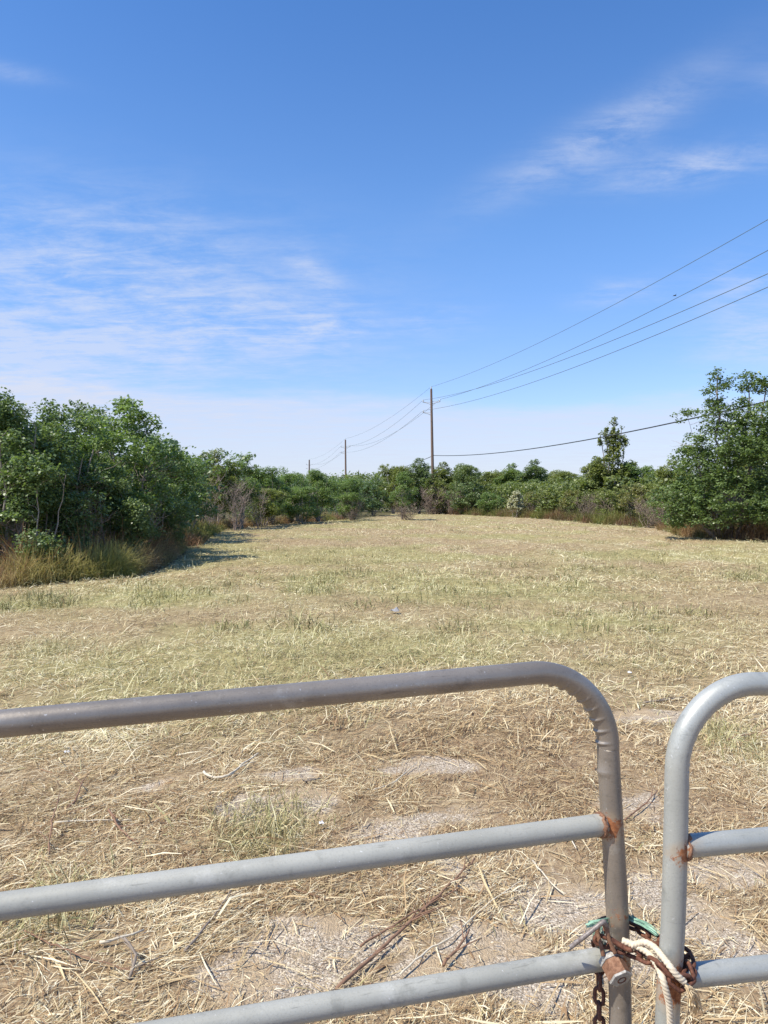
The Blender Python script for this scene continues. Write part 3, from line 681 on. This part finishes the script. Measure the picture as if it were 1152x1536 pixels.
mass('distant_woodland', [(x, y, 4.6, 5) for x, y in [(x_*1.0, 100+abs(x_-5)*.1+PR.uniform(-6, 6)) for x_ in range(-50, 95, 4)]], 7500, .30, 13, .9, 'far woodland closing the view behind both thickets', (1.05, 1.0, .8), 72)
mass('dense_woodland', [(x, y, 3.0, 3.2) for x, y in [(16, 62), (20, 52), (24, 44), (19, 70), (22, 60), (15, 78), (10, 90), (24, 38), (29, 44), (13, 86), (18, 80), (26, 52), (21, 44)]], 5600, .2, 13, .5, 'green undergrowth behind the right-hand shrubs', (1.2, 1.08, .8), 73)

def weeds(path, n, wid, h0, h1, name, label, gl, rlo, rhi, wd=.008, side=1):
    pts = np.array(path, float); seg = np.linalg.norm(np.diff(pts, axis=0), axis=1); cum = np.concatenate([[0], np.cumsum(seg)])
    s = rng.uniform(0, cum[-1], n); x = np.interp(s, cum, pts[:, 0]); y = np.interp(s, cum, pts[:, 1])
    i = np.clip(np.searchsorted(cum, s)-1, 0, len(seg)-1); d = (pts[i+1]-pts[i])/seg[i][:, None]
    q = np.abs(rng.normal(0, 1, n))*wid*side; x = x-d[:, 1]*q; y = y+d[:, 0]*q
    cl = fbm(x, y, .9, 81, 3); k = rng.random(n) < np.clip((cl-.3)*4, .15, 1); x, y, cl, q = x[k], y[k], cl[k], q[k]; n = len(x)
    L = rng.uniform(h0, h1, n)*np.clip(.5+cl, .6, 1.2)*np.clip(.45+np.abs(q)/wid*1.2, .45, 1)
    o = blades(x, y, hgt(x, y)-.02, L, wd*rng.uniform(.5, 1.4, n), rng.uniform(0, 6.283, n), rng.uniform(.75, 1.5, n), -np.abs(rng.normal(.2, .7, n)),
               np.clip(rng.uniform(rlo, rhi, n)+(cl-.5)*.6, 0, 1), np.clip(gl+(fbm(x, y, 1.6, 91, 2)-.5)*3.5+rng.normal(0, .2, n), 0, 1), name, M_weed)
    tag(o, label, 'weeds', kind='stuff')
weeds([(-9.5, 12.4), (-6.7, 13.4), (-5.15, 15.5), (-5.1, 17.8), (-6.1, 23.5)], 30000, .7, .35, .75, 'tall_weeds', 'tall yellow-green and tan weeds along the foot of the near left thicket', .72, .35, 1.0, .009, 1)
weeds([(-8.6, 13.6), (-6.7, 14.2), (-5.6, 16.0), (-5.4, 18.2), (-6.2, 23.5)], 5000, .6, .7, 1.15, 'seed_heads', 'reddish tan dry weed stems rising behind the yellow-green weeds at left', -.2, .1, .5, .012, 1)
weeds([(-6.0, 25), (-7.2, 32), (-8.2, 40), (-6.6, 48), (-4.5, 55), (-2.2, 62)], 16000, .9, .25, .75, 'tall_weeds', 'dry weeds under the middle-distance trees on the left', .35, .05, .55, .014, 1)
weeds([(22, 31), (16.5, 33), (14.6, 39), (13.6, 46), (13.0, 55), (11.5, 66), (8.5, 78), (5.5, 88)], 30000, 1.0, .35, 1.1, 'tall_weeds', 'brown and green weeds along the right edge of the field', .45, 0, .42, .016, -1)
weeds([(24, 27.5), (17.5, 28.2), (13.6, 28.4), (12.4, 29.5), (12.6, 33), (13.5, 38)], 24000, .6, .4, 1.0, 'tall_weeds', 'dark green weeds at the foot of the tall right-edge tree', .6, .1, .8, .012, -1)

# ------------------------------------------------------------------ utility poles and wires
def pole(px, d, top, r, label, tilt=0, arms=True):
    H = CAM_Z+(750-top)/1150*d; o = empty('utility_pole', ((px-576)/1150*d, d, 0)); tag(o, label, 'utility pole', 'wooden utility poles')
    pts = [(tilt*(u-1)*H*-1-tilt*H*0, 0, -.5 if u == 0 else u*H) for u in np.linspace(0, 1, 9)]
    pts = [(-tilt*p[2], 0, p[2]) for p in pts]
    V, F = tube(pts, [r*(1.2-.45*i/8) for i in range(9)], 12); mesh('shaft', V, F, M_wood, o, smooth=False)
    def at(z): return -tilt*z
    V, F = tube([(at(H), 0, H-.02), (at(H), 0, H+.08), (at(H), 0, H+.28)], [.03, .07, .05], 8); mesh('insulator', V, F, M_ins, o)
    if arms:
        for k, (z, sx) in enumerate([(H-1.5, -1), (H-1.45, 1), (H-2.7, -1)]):
            x0 = at(z); x1 = x0+sx*.95
            V, F = join([tube([(x0+sx*r*.8, 0, z-.25), (x0+sx*.45, 0, z-.12), (x1, 0, z)], .035, 6), tube([(x0+sx*r*.8, 0, z), (x1, 0, z)], .025, 6)]); mesh('bracket', V, F, M_ins, o)
            V, F = tube([(x1, 0, z-.04), (x1, 0, z+.05), (x1, 0, z+.08), (x1, 0, z+.18), (x1, 0, z+.24)], [.03, .09, .05, .08, .04], 8); mesh('insulator', V, F, M_ins, o)
    return Vector(((px-576)/1150*d, d, 0)), H, tilt
p1 = pole(650, 88, 584, .165, 'nearest and tallest wooden utility pole, rising from the shrubs right of centre', .018)
p2 = pole(519, 161, 660, .2, 'middle wooden utility pole, above the trees left of centre', .008)
p3 = pole(464, 239, 690, .26, 'third utility pole, small above the tree row to the left', 0)
pole(538, 230, 706, .14, 'tiny distant pole tip between the middle pole and the gap in the trees', 0, False)
def sagw(a, b, sag, n=26):
    return [Vector(a).lerp(Vector(b), u)-Vector((0, 0, sag*4*u*(1-u))) for u in np.linspace(0, 1, n)]
def attach(p, dz, sx): 
    o, H, ti = p; z = H+dz; return Vector((o.x-ti*z+sx, o.y, z))
def wire(name, dz, sx, near, r, sags, label, mat):
    A0 = Vector(near); A1 = attach(p1, dz, sx); A2 = attach(p2, dz*1.0, sx); A3 = attach(p3, dz*1.0, sx)
    V, F = tube(sagw(A0, A1, sags[0])+sagw(A1, A2, sags[1])[1:]+sagw(A2, A3, sags[2])[1:], r, 6); o = mesh(name, V, F, mat)
    tag(o, label, 'power line' if name == 'power_line' else 'cable', 'overhead lines strung between the poles')
# ends of the near span: the next pole stands outside the frame to the right, about 12 m from the camera
def nearpt(px, py, y, A1, sag):
    """end point at y=12 so that the sagging span passes photo point px,py"""
    p = P(px, py, y); u = (A1.y-y)/(A1.y-15.0)        # from A1 (0) to near end (1)
    x = A1.x+(p.x-A1.x)/u; z = A1.z+(p.z+sag*4*u*(1-u)-A1.z)/u
    return (x, 15.0, z)
def yfor(px, A1, A0):   # depth at which the plan line crosses view column px
    k = (px-576)/1150; dx = A0[0]-A1.x; dy = A0[1]-A1.y; tt = (k*A1.y-A1.x)/(dx-k*dy); return A1.y+dy*tt
for dz, sx, py, r, sg, lb in [(.26, 0, 330, .013, (1.2, 1.0, 1.0), 'highest overhead wire, from the pole tops out of the frame at upper right'), (-1.2, .95, 376, .015, (1.3, 1.6, 1.5), 'second overhead wire from the top, carried on the right-hand brackets'),
                           (-1.25, -.95, 411, .015, (1.3, 1.6, 1.5), 'third overhead wire from the top, carried on the upper left brackets'), (-2.45, -.95, 431, .015, (1.3, 1.6, 1.5), 'fourth overhead wire, lowest of the thin ones, on the lower left brackets')]:
    A1 = attach(p1, dz, sx); y = yfor(1152, A1, (A1.x+13.6, 15)); wire('power_line', dz, sx, nearpt(1152, py, y, A1, sg[0]), r, sg, lb, M_wire)
A1 = attach(p1, -7.6, .17); y = yfor(1152, A1, (A1.x+13.6, 15))
wire('overhead_cable', -7.6, .17, nearpt(1152, 602, y, A1, 1.2), .032, (1.2, .9, .9), 'thick black cable running from low on the tall pole into the tall right-edge tree', M_cable)
# bird far off between the wires
V, F = tube([(-.16, 0, 0), (-.05, 0, .02), (.08, 0, .01), (.2, .0, -.01)], [.01, .05, .045, .005], 6)
V2 = [Vector((0, -.05, .02)), Vector((.06, -.3, .12)), Vector((-.05, -.55, .05)), Vector((.1, -.05, .02)), Vector((0, .05, .02)), Vector((.06, .3, .12)), Vector((-.05, .55, .05)), Vector((.1, .05, .02))]
V, F = join([(V, F), (V2, [(0, 3, 1), (0, 1, 2), (4, 5, 7), (4, 6, 5)])])
o = mesh('bird', V, F, M_cable); o.location = P(1010, 445, 75); tag(o, 'tiny dark bird flying between the two upper wires at right', 'bird')

# ------------------------------------------------------------------ gates
RT = .0218
def arc(c, r, a0, a1, ex, ez, n):
    return [Vector(c)+ex*(r*math.cos(R(a0+(a1-a0)*i/n)))+ez*(r*math.sin(R(a0+(a1-a0)*i/n))) for i in range(n+1)]
def seg(a, b, n): return [Vector(a).lerp(Vector(b), i/n) for i in range(n)]
def rustattr(V, spots):
    V = np.array([tuple(v) for v in V]); r = np.zeros(len(V))
    for c, rad, k in spots: r = np.maximum(r, k*np.exp(-(np.linalg.norm(V-np.array(tuple(c)), axis=1)/rad)**2))
    return r
def gate(label, topA, topB, post, rails, far_len, crimp_dir, matT, matR, spots, rad_bend, side, crimp_amp, group='tube gates'):
    """topA: top rail point far from the stile, topB: top rail corner point, post: (top,mid,bottom) points of the stile"""
    o = empty('tube_gate', (post[2].x, post[2].y, 0)); tag(o, label, 'gate', group); loc = Vector(o.location)
    dirT = (topA-topB).normalized(); far = topB+dirT*far_len
    dn = (post[0]-topB).normalized()
    a = topB+dirT*rad_bend; b = topB+dn*rad_bend
    c = a+dn*rad_bend
    ex = (a-c).normalized(); ey = (b-c).normalized()
    bend = [c+(ex*math.cos(q)+ey*math.sin(q))*rad_bend for q in np.linspace(0, math.pi/2, 128)]
    low = Vector((post[2].x, post[2].y, .16)); farlow = Vector((far.x, far.y, .18))
    pts = seg(farlow, far-Vector((0, 0, .02)), 30) + seg(far, a, 220) + bend + spline([b, post[0], post[1], post[2], low], .006)[1:] + seg(low, farlow, 60)[1:] + [farlow-Vector((0, 0, .001))]
    s0 = 250; 
    mid = c
    def rf(i, s, an, d):
        k = i-s0
        inward = max(0, -(d.dot((pts[i]-mid).normalized())))
        if 8 < k < 150:
            ph = (k-8)/142*10*2*math.pi
            env = min(1, (k-8)/16, (150-k)/16)
            w = max(0, math.cos(ph))**4
            return 1 + env*(crimp_amp*w*inward**2 - .035*inward)
        return 1
    V, F = tube(pts, RT, 28, rf)
    Vl = [v-loc for v in V]
    mesh('frame', Vl, F, matT, o, attrs={'rust': rustattr(V, spots)}, smooth=True)
    for (e, f) in rails:
        # flattened, saddle-shaped end against the stile
        dirr = (e-f).normalized(); end = e+dirr*.002
        far_r = f+(f-e).normalized()*.0
        ps = seg(far_r, end, 240)+[end]
        V, F = tube(ps, RT*.97, 24)
        ra = rustattr(V, [(e, .028, .75)]+spots[3:])
        mesh('rail', [v-loc for v in V], F, matR, o, attrs={'rust': ra}, smooth=True)
        # weld bead
        u = dirr.orthogonal().normalized(); w = dirr.cross(u); ring = []
        wr = np.random.default_rng(int(abs(e.z)*1e4))
        for q in range(25):
            an = 2*math.pi*q/24; ring.append(e-dirr*(.002+.006*wr.random())+(u*math.cos(an)+w*math.sin(an))*RT*.99)
        V, F = tube(ring, [.0042*(.55+.9*wr.random()) for _ in ring], 6); mesh('weld_bead', [v-loc for v in V], F, M_rustor, o, smooth=True)
    return o
# left gate: plane from (0.43,1.5) toward the lower left
def LP(px, py): 
    iz = 1/1.20+(1/1.50-1/1.20)*px/905.; return P(px, py, 1/iz)
lp = [LP(915, 1153), LP(928, 1380), LP(933, 1560)]
lp[1].y = lp[0].y; lp[2].y = lp[0].y
tA = LP(0, 1087); tB = LP(909, 1000)
def rail_pts(pyl, pyr, pxl=0, pxr=914, fn=None):
    a = fn(pxr, pyr); b = fn(pxl, pyl); dd = (b-a).normalized(); return a, dd
Lr = []
for pyl, pyr in ((1364, 1239), (1600, 1441)):
    a, dd = rail_pts(pyl, pyr, 0, 914 if pyr < 1300 else 928, LP); e = a+dd*(RT*.55); Lr.append((e, a+dd*3.0))
for z in (.44, .27): 
    a = Vector((lp[2].x, lp[2].y, z)); dd = Vector((Lr[0][1]-Lr[0][0])).normalized(); dd.z = 0; Lr.append((a+dd*RT*.6, a+dd*3.0))
lsp = [(Lr[0][0]+Vector((.012, -.01, .0)), .031, .85), (Lr[1][0]+Vector((.008, -.01, 0)), .04, .7), (lp[1]+Vector((0, -.02, .01)), .03, .55)]
gate('dull brownish-grey tube gate filling the lower left, two paler painted rails under its top rail', tA, tB, lp, Lr, 3.05, 1, M_galv, M_rail, lsp, .158, 1, .20)
def RP(px, py):
    iz = 1/1.41+(1/1.445-1/1.41)*(px-1018)/134.; return P(px, py, 1/iz)
rp = [RP(1018, 1155), RP(1014, 1380), RP(1006, 1560)]
for q in rp[1:]: q.y = rp[0].y
rA = RP(1300, 1028); rB = RP(1021, 1026)
Rr = []
for pyl, pyr in ((1274, 1262), (1473, 1458)):
    a = RP(1018 if pyl < 1300 else 1010, pyl); b = RP(1152, pyr); dd = (b-a).normalized(); Rr.append((a+dd*RT*.55, a+dd*1.6))
for z in (.44, .27): 
    a = Vector((rp[2].x, rp[2].y, z)); dd = (Rr[0][1]-Rr[0][0]).normalized(); dd.z = 0; Rr.append((a+dd*RT*.6, a+dd*1.6))
rsp = [(Rr[0][0]+Vector((-.004, -.012, -.006)), .026, .95), (rp[1]+Vector((.004, -.02, -.12)), .05, .95), (Rr[1][0]+Vector((0, -.01, 0)), .035, .9), ]
gate('pale blue-grey tube gate at the right edge, rust marks where its rails meet the post', rA, rB, rp, Rr, 1.65, -1, M_rgate, M_rgate, rsp, .158, -1, .07)

# chain
def link_mesh(L=.040, Wd=.025, r=.0040):
    h = (L-Wd)/2; rr = Wd/2-r; pts = []
    for k in range(9): a = -math.pi/2+math.pi*k/8; pts.append(Vector((h+rr*math.cos(a), rr*math.sin(a), 0)))
    for k in range(9): a = math.pi/2+math.pi*k/8; pts.append(Vector((-h+rr*math.cos(a), rr*math.sin(a), 0)))
    n = 8; V = []; F = []; m = len(pts)
    for i, p in enumerate(pts):
        T = (pts[(i+1) % m]-pts[i-1]).normalized(); u = Vector((0, 0, 1)); w = T.cross(u)
        for k in range(n): a = 2*math.pi*k/n; V.append(p+(u*math.cos(a)+w*math.sin(a))*r)
    for i in range(m):
        for k in range(n): F.append((i*n+k, ((i+1) % m)*n+k, ((i+1) % m)*n+(k+1) % n, i*n+(k+1) % n))
    return mesh('link', V, F, M_rust, smooth=True, link=False)
LM = link_mesh()
def chain(path, label, pitch=.0285, r0=0.0):
    pts = spline([P(*q) for q in path], .002); root = empty('chain', P(*path[0])); tag(root, label, 'chain'); loc = Vector(root.location)
    s = 0; nxt = 0; k = 0; L = [0]
    for i in range(1, len(pts)): L.append(L[-1]+(pts[i]-pts[i-1]).length)
    L = np.array(L); A = np.array([tuple(p) for p in pts]); q = 0
    def at(s): return Vector([np.interp(s, L, A[:, j]) for j in range(3)])
    while q*pitch < L[-1]:
        c = at(q*pitch); dx = (at(q*pitch+.014)-at(max(0, q*pitch-.014))).normalized(); u = dx.cross(Vector((.25, 1, .15))).normalized(); w = dx.cross(u)
        a = R(90*(q % 2)+r0+PR.uniform(-18, 18)); yv = u*math.cos(a)+w*math.sin(a); zv = dx.cross(yv)
        M = Matrix((dx, yv, zv)).transposed().to_4x4(); M.translation = c-loc
        o = bpy.data.objects.new('link', LM); COL.objects.link(o); o.parent = root; o.matrix_local = M; q += 1
    return root
chain([(907, 1418, 1.468), (926, 1426, 1.464), (948, 1434, 1.455), (972, 1444, 1.43), (992, 1455, 1.395), (1012, 1466, 1.375), (1030, 1474, 1.376), (1040, 1462, 1.40), (1036, 1442, 1.43), (1024, 1430, 1.448), (1006, 1424, 1.452), (985, 1414, 1.475), (962, 1400, 1.51), (940, 1390, 1.535), (922, 1386, 1.537), (906, 1392, 1.515), (900, 1410, 1.50), (899, 1425, 1.53), (901, 1445, 1.54), (902, 1480, 1.535), (902, 1520, 1.53), (903, 1570, 1.53)],
      'rusty chain looped round both gate posts with its end hanging below the lower rail')
chain([(1000, 1462, 1.378), (1016, 1478, 1.37), (1032, 1488, 1.372), (1042, 1474, 1.39), (1034, 1456, 1.40)], 'short knot of rusty chain links bunched against the right gate post', r0=40)
# padlock
def padlock():
    o = empty('padlock', P(926, 1458, 1.452)); tag(o, 'rusty six-sided padlock with a worn grey rim hanging on the left gate post', 'padlock')
    ax = (P(936, 1474, 1.425)-P(918, 1440, 1.462)).normalized()*-1    # up axis, leaning left
    u = ax.cross(Vector((0, 1, 0))).normalized(); w = ax.cross(u)
    def ring(h, r, n=6, ph=12): return [ax*h+(u*math.cos(R(ph+360/n*k))+w*math.sin(R(ph+360/n*k)))*r for k in range(n)]
    def stack(levels): 
        V = []; F = []
        for h, r in levels: V += ring(h, r)
        for i in range(len(levels)-1):
            for k in range(6): F.append((i*6+k, i*6+(k+1) % 6, (i+1)*6+(k+1) % 6, (i+1)*6+k))
        F.append(tuple(range(5, -1, -1))); F.append(tuple(range((len(levels)-1)*6, len(levels)*6))); return V, F
    V, F = stack([(-.019, .0215), (-.017, .0225), (.009, .0228), (.010, .0222)]); mesh('body', V, F, M_rustor, o)
    V, F = stack([(.0105, .0225), (.0112, .0238), (.021, .0236), (.0235, .021)]); mesh('rim', V, F, M_zinc, o)
    V, F = stack([(-.0245, .019), (-.0235, .0225), (-.0195, .0232), (-.0192, .022)]); mesh('base_plate', V, F, M_zinc, o)
    V, F = tube([ax*-.0245+(u*math.cos(q)+w*math.sin(q))*.008 for q in np.linspace(0, 6.283, 17)], .0014, 6); mesh('keyhole', V, F, M_rust, o)
    loc = o.location
    pts = spline([P(908, 1440, 1.455)-loc, P(904, 1422, 1.46)-loc, P(899, 1402, 1.465)-loc, P(904, 1390, 1.462)-loc, P(911, 1396, 1.455)-loc, P(918, 1418, 1.452)-loc, P(926, 1436, 1.45)-loc], .003)
    V, F = tube(pts, .0042, 10); mesh('shackle', V, F, M_rustor, o, smooth=True)
padlock()
pts = spline([P(858, 1427, 1.45), P(880, 1410, 1.445), P(904, 1391, 1.447), P(909, 1388, 1.45), P(913, 1396, 1.456)], .003); V, F = tube(pts, .0045, 10)
tag(mesh('steel_pin', V, F, M_pin, smooth=True), 'worn grey steel pin sticking up left from the chain above the lower rail', 'pin')
pts = spline([P(915, 1412, 1.456), P(930, 1422, 1.453), P(945, 1430, 1.447), P(952, 1431, 1.443)], .003); V, F = tube(pts, .0052, 10)
tag(mesh('hook', V, F, M_rust, smooth=True), 'rusty iron hook end lying across the left gate post beside the rope', 'hook')
# rope
ro = empty('rope', P(937, 1417, 1.455)); tag(ro, 'white braided rope knotted on the chain with two ends drooping over the right gate post', 'rope'); rl0 = Vector(ro.location)
def ropestrand(path, r, mat, name='strand'):
    pts = spline([P(*q) for q in path], .0012)
    V, F = tube([p-rl0 for p in pts], r, 18, lambda i, s, a, d: 1+.30*abs(math.sin(1.5*a+s*420))-.12)
    mesh(name, V, F, mat, ro, smooth=True)
ropestrand([(937, 1417, 1.458), (948, 1421, 1.45), (962, 1427, 1.44), (976, 1436, 1.425), (988, 1452, 1.40), (997, 1472, 1.372), (1003, 1492, 1.366), (1008, 1512, 1.368), (1010, 1536, 1.372), (1011, 1575, 1.38)], .0056, M_rope)
ropestrand([(950, 1424, 1.445), (962, 1421, 1.44), (972, 1420, 1.43), (985, 1427, 1.415), (997, 1441, 1.39), (1009, 1456, 1.366), (1020, 1470, 1.36), (1031, 1480, 1.36)], .0054, M_rope)
ropestrand([(941, 1431, 1.452), (952, 1428, 1.45), (960, 1434, 1.448), (967, 1441, 1.446), (972, 1448, 1.444)], .0050, M_fray)
rg = np.random.default_rng(3); parts = []
for k in range(46):
    dx, dz = rg.normal(0, 5), rg.normal(0, 3)
    pth = [(1029+rg.normal(0, 1), 1479+rg.normal(0, 1), 1.36), (1037+rg.normal(0, 2.5), 1489+rg.normal(0, 2), 1.36+rg.normal(0, .004)), (1044+dx*.6, 1502+dz, 1.362+rg.normal(0, .008)), (1048+dx*1.1, 1512+rg.uniform(0, 22), 1.366+rg.normal(0, .01))]
    parts.append(tube([p-rl0 for p in spline([P(*q) for q in pth], .012)], .0011, 5))
V, F = join(parts); mesh('frayed_end', V, F, M_fray, ro, smooth=True)
# green twine
tw = empty('plastic_twine', P(905, 1400, 1.48)); tag(tw, 'frayed green plastic twine tied around the left gate post above the padlock', 'twine'); tl = Vector(tw.location)
def bunch(path, n, sp, w0, seed):
    rg = np.random.default_rng(seed); parts = []
    for k in range(n):
        ox, oy, od = rg.normal(0, sp), rg.normal(0, sp), rg.normal(0, .004)
        pp = spline([P(a+ox+rg.normal(0, sp*.3), b+oy+rg.normal(0, sp*.3), c+od) for a, b, c in path], .008)
        V = []; 
        for i, p in enumerate(pp): 
            o_ = Vector((rg.normal(0, .0004), 0, w0*(.7+.3*math.sin(i*.7+k)))); V += [p-o_-tl, p+o_-tl, p+o_-tl+Vector((0, .0006, 0)), p-o_-tl+Vector((0, .0006, 0))]
        m = len(pp); F = [(i*4+a, i*4+(a+1) % 4, i*4+4+(a+1) % 4, i*4+4+a) for i in range(m-1) for a in range(4)]
        parts.append((V, F))
    return join(parts)
V, F = join([bunch([(944, 1380, 1.515), (955, 1386, 1.50), (968, 1392, 1.49), (980, 1400, 1.475), (990, 1408, 1.465)], 16, 2.2, .0018, 1), bunch([(884, 1394, 1.50), (892, 1392, 1.49), (902, 1390, 1.485), (914, 1387, 1.50), (930, 1382, 1.535), (944, 1380, 1.52)], 14, 2.2, .0018, 2)]); mesh('wrap', V, F, M_green, tw)
V, F = join([bunch([(903, 1394, 1.48), (905, 1408, 1.478), (909, 1420, 1.476), (910, 1434, 1.478)], 9, 1.6, .0008, 3), bunch([(900, 1394, 1.478), (894, 1404, 1.476), (893, 1414, 1.476), (899, 1424, 1.474), (905, 1430, 1.474)], 5, 1.2, .0008, 4)]); mesh('loose_strand', V, F, M_green, tw)
V, F = bunch([(903, 1434, 1.56), (903, 1470, 1.535), (902, 1485, 1.53)], 5, 1.5, .001, 5); mesh('loose_strand', V, F, M_green, tw)

# ------------------------------------------------------------------ single stalks and scraps lying in the straw
def stalk(path, r, mat, label, name='dry_stalk', cat='stalk', lift=.02, branches=0, seed=0):
    pts = []
    for q in path:
        x, y = G(q[0], q[1]); pts.append(Vector((x, y, float(hgt(np.array(x), np.array(y)))+(q[2] if len(q) > 2 else lift))))
    pts = spline(pts, .03); rg = np.random.default_rng(seed+77)
    pts = [p+Vector((rg.normal(0, .002), rg.normal(0, .003), rg.normal(0, .0015))) for p in pts]
    n = len(pts); parts = [tube(pts, [r*(1-.55*i/n) for i in range(n)], 7)]
    for k in range(branches):
        i = int(rg.integers(1, n-1)); a = rg.uniform(-.9, .9); d = (pts[min(i+1, n-1)]-pts[i-1]).normalized(); c, s = math.cos(a), math.sin(a)
        d = Vector((d.x*c-d.y*s, d.x*s+d.y*c, rg.uniform(0, .25))); L = rg.uniform(.05, .16)
        parts.append(tube([pts[i], pts[i]+d*L*.5+Vector((0, 0, .004)), pts[i]+d*L], [r*.5, r*.4, r*.2], 5))
    V, F = join(parts); V = [v-pts[0] for v in V]; o = mesh(name, V, F, mat, smooth=True); o.location = pts[0]; tag(o, label, cat); return o
stalk([(505, 1500), (560, 1448), (628, 1384), (670, 1345), (714, 1300)], .007, M_stalk, 'long red-brown stalk slanting up right between the second and third rails', branches=7, seed=1)
stalk([(540, 1430), (580, 1405), (640, 1372), (690, 1345)], .0045, M_stalk, 'thinner red-brown stalk lying beside the long slanting one', branches=4, seed=2)
stalk([(665, 1462), (690, 1432), (706, 1410)], .006, M_stalk, 'short thick red-brown stalk just above the third rail, right of the long one', branches=2, seed=3)
stalk([(600, 1475), (640, 1440), (680, 1418), (730, 1370), (785, 1332)], .0035, M_pale, 'thin pale stalk curving up right above the third rail', branches=2, seed=4)
stalk([(303, 1168, .03), (320, 1173, .02), (343, 1171, .02), (365, 1156, .035), (387, 1143, .05)], .0075, M_pale, 'curved white peeled stick lying alone in the brown straw left of centre', seed=5)
stalk([(343, 1171, .025), (362, 1160, .03), (380, 1152, .03)], .0045, M_pale, 'split sliver beside the curved white stick', seed=6)
stalk([(80, 1242), (130, 1239), (195, 1239)], .004, M_pale, 'straight pale stem lying level in the straw above the second rail at left', seed=7)
stalk([(160, 1232, .05), (180, 1258, .03), (212, 1280, .01)], .006, M_stalk, 'bent red-brown stem end rising from a tangle at left', branches=3, seed=8)
stalk([(70, 1292, .0), (72, 1270, .06), (85, 1235, .1)], .005, M_stalk, 'short upright red-brown stub near the left edge', branches=3, seed=9)
stalk([(145, 1430), (175, 1422), (212, 1411)], .006, M_pale, 'flat pale stem below the second rail near the left', seed=10)
stalk([(275, 1440), (305, 1405), (345, 1350)], .005, M_grey, 'greenish-grey stem slanting up right below the second rail', branches=1, seed=11)
stalk([(30, 1412), (90, 1440), (140, 1458), (200, 1475)], .0035, M_stalk, 'long thin tan stem sloping down right at lower left', branches=2, seed=12)
stalk([(965, 1058), (1000, 1055), (1032, 1050)], .008, M_grey, 'dark twig lying by the pale bare patch between the two gates', branches=2, seed=13)
stalk([(940, 1240), (965, 1218), (990, 1195)], .005, M_stalk, 'red-brown twig on the ground seen between the two gate posts', branches=2, seed=14)
stalk([(1095, 1118), (1130, 1108), (1175, 1104)], .011, M_stalk, 'brown branch on the ground under the top rail of the right gate', branches=3, seed=15)
stalk([(450, 1168), (458, 1180), (480, 1175)], .006, M_grey, 'dark hooked twig beside the small gravel patch', branches=1, seed=16)
stalk([(90, 1220, .0), (110, 1212, .03), (122, 1188, .06)], .006, M_stalk, 'short dark red-brown broken stem at left under the top rail', branches=2, seed=17)
stalk([(190, 1478, .0), (200, 1462, .05), (185, 1450, .08)], .006, M_grey, 'curled grey stem clump at lower left above the frame edge', branches=4, seed=18)
stalk([(560, 1195), (590, 1180), (625, 1150)], .004, M_pale, 'fine pale stem above the largest gravel patch', seed=19)
stalk([(735, 1262), (760, 1272), (830, 1292)], .0045, M_pale, 'pale straw stem lying just under the second rail right of centre', seed=20) if False else None
stalk([(820, 1270), (850, 1262), (866, 1285)], .005, M_pale, 'bright bent straw under the second rail near the left gate post', seed=21)
stalk([(800, 1300), (830, 1335), (850, 1352)], .004, M_pale, 'pale straw pointing at the large gravel patch', seed=22)
def scrap(px, py, s, mat, label, seed):
    rg = np.random.default_rng(seed); x, y = G(px, py); z = float(hgt(np.array(x), np.array(y)))
    n = 5; V = []; F = []
    for j in range(n):
        for i in range(n): V.append(Vector(((i-2)/2*s+rg.normal(0, s*.15), (j-2)/2*s*.7+rg.normal(0, s*.15), .02+abs(rg.normal(0, s*.45)))))
    for v in list(V): V.append(v-Vector((0, 0, .0015)))
    for j in range(n-1):
        for i in range(n-1):
            a = j*n+i; F.append((a, a+1, a+n+1, a+n)); F.append((a+25, a+n+25, a+n+26, a+26))
    o = mesh('litter_scrap', V, F, mat); o.location = (x, y, z+.01); tag(o, label, 'litter')
scrap(946, 1014, .02, M_litter, 'small white scrap of litter in the field beyond the bend of the left gate', 1)
scrap(592, 920, .06, M_dull, 'crumpled pale plastic scrap lying mid field near the centre', 2)
scrap(482, 1248, .012, M_litter, 'tiny white shell-like bit beside the grass tuft', 3)
scrap(98, 1138, .014, M_litter, 'tiny white fleck in the straw just under the top rail at left', 4)
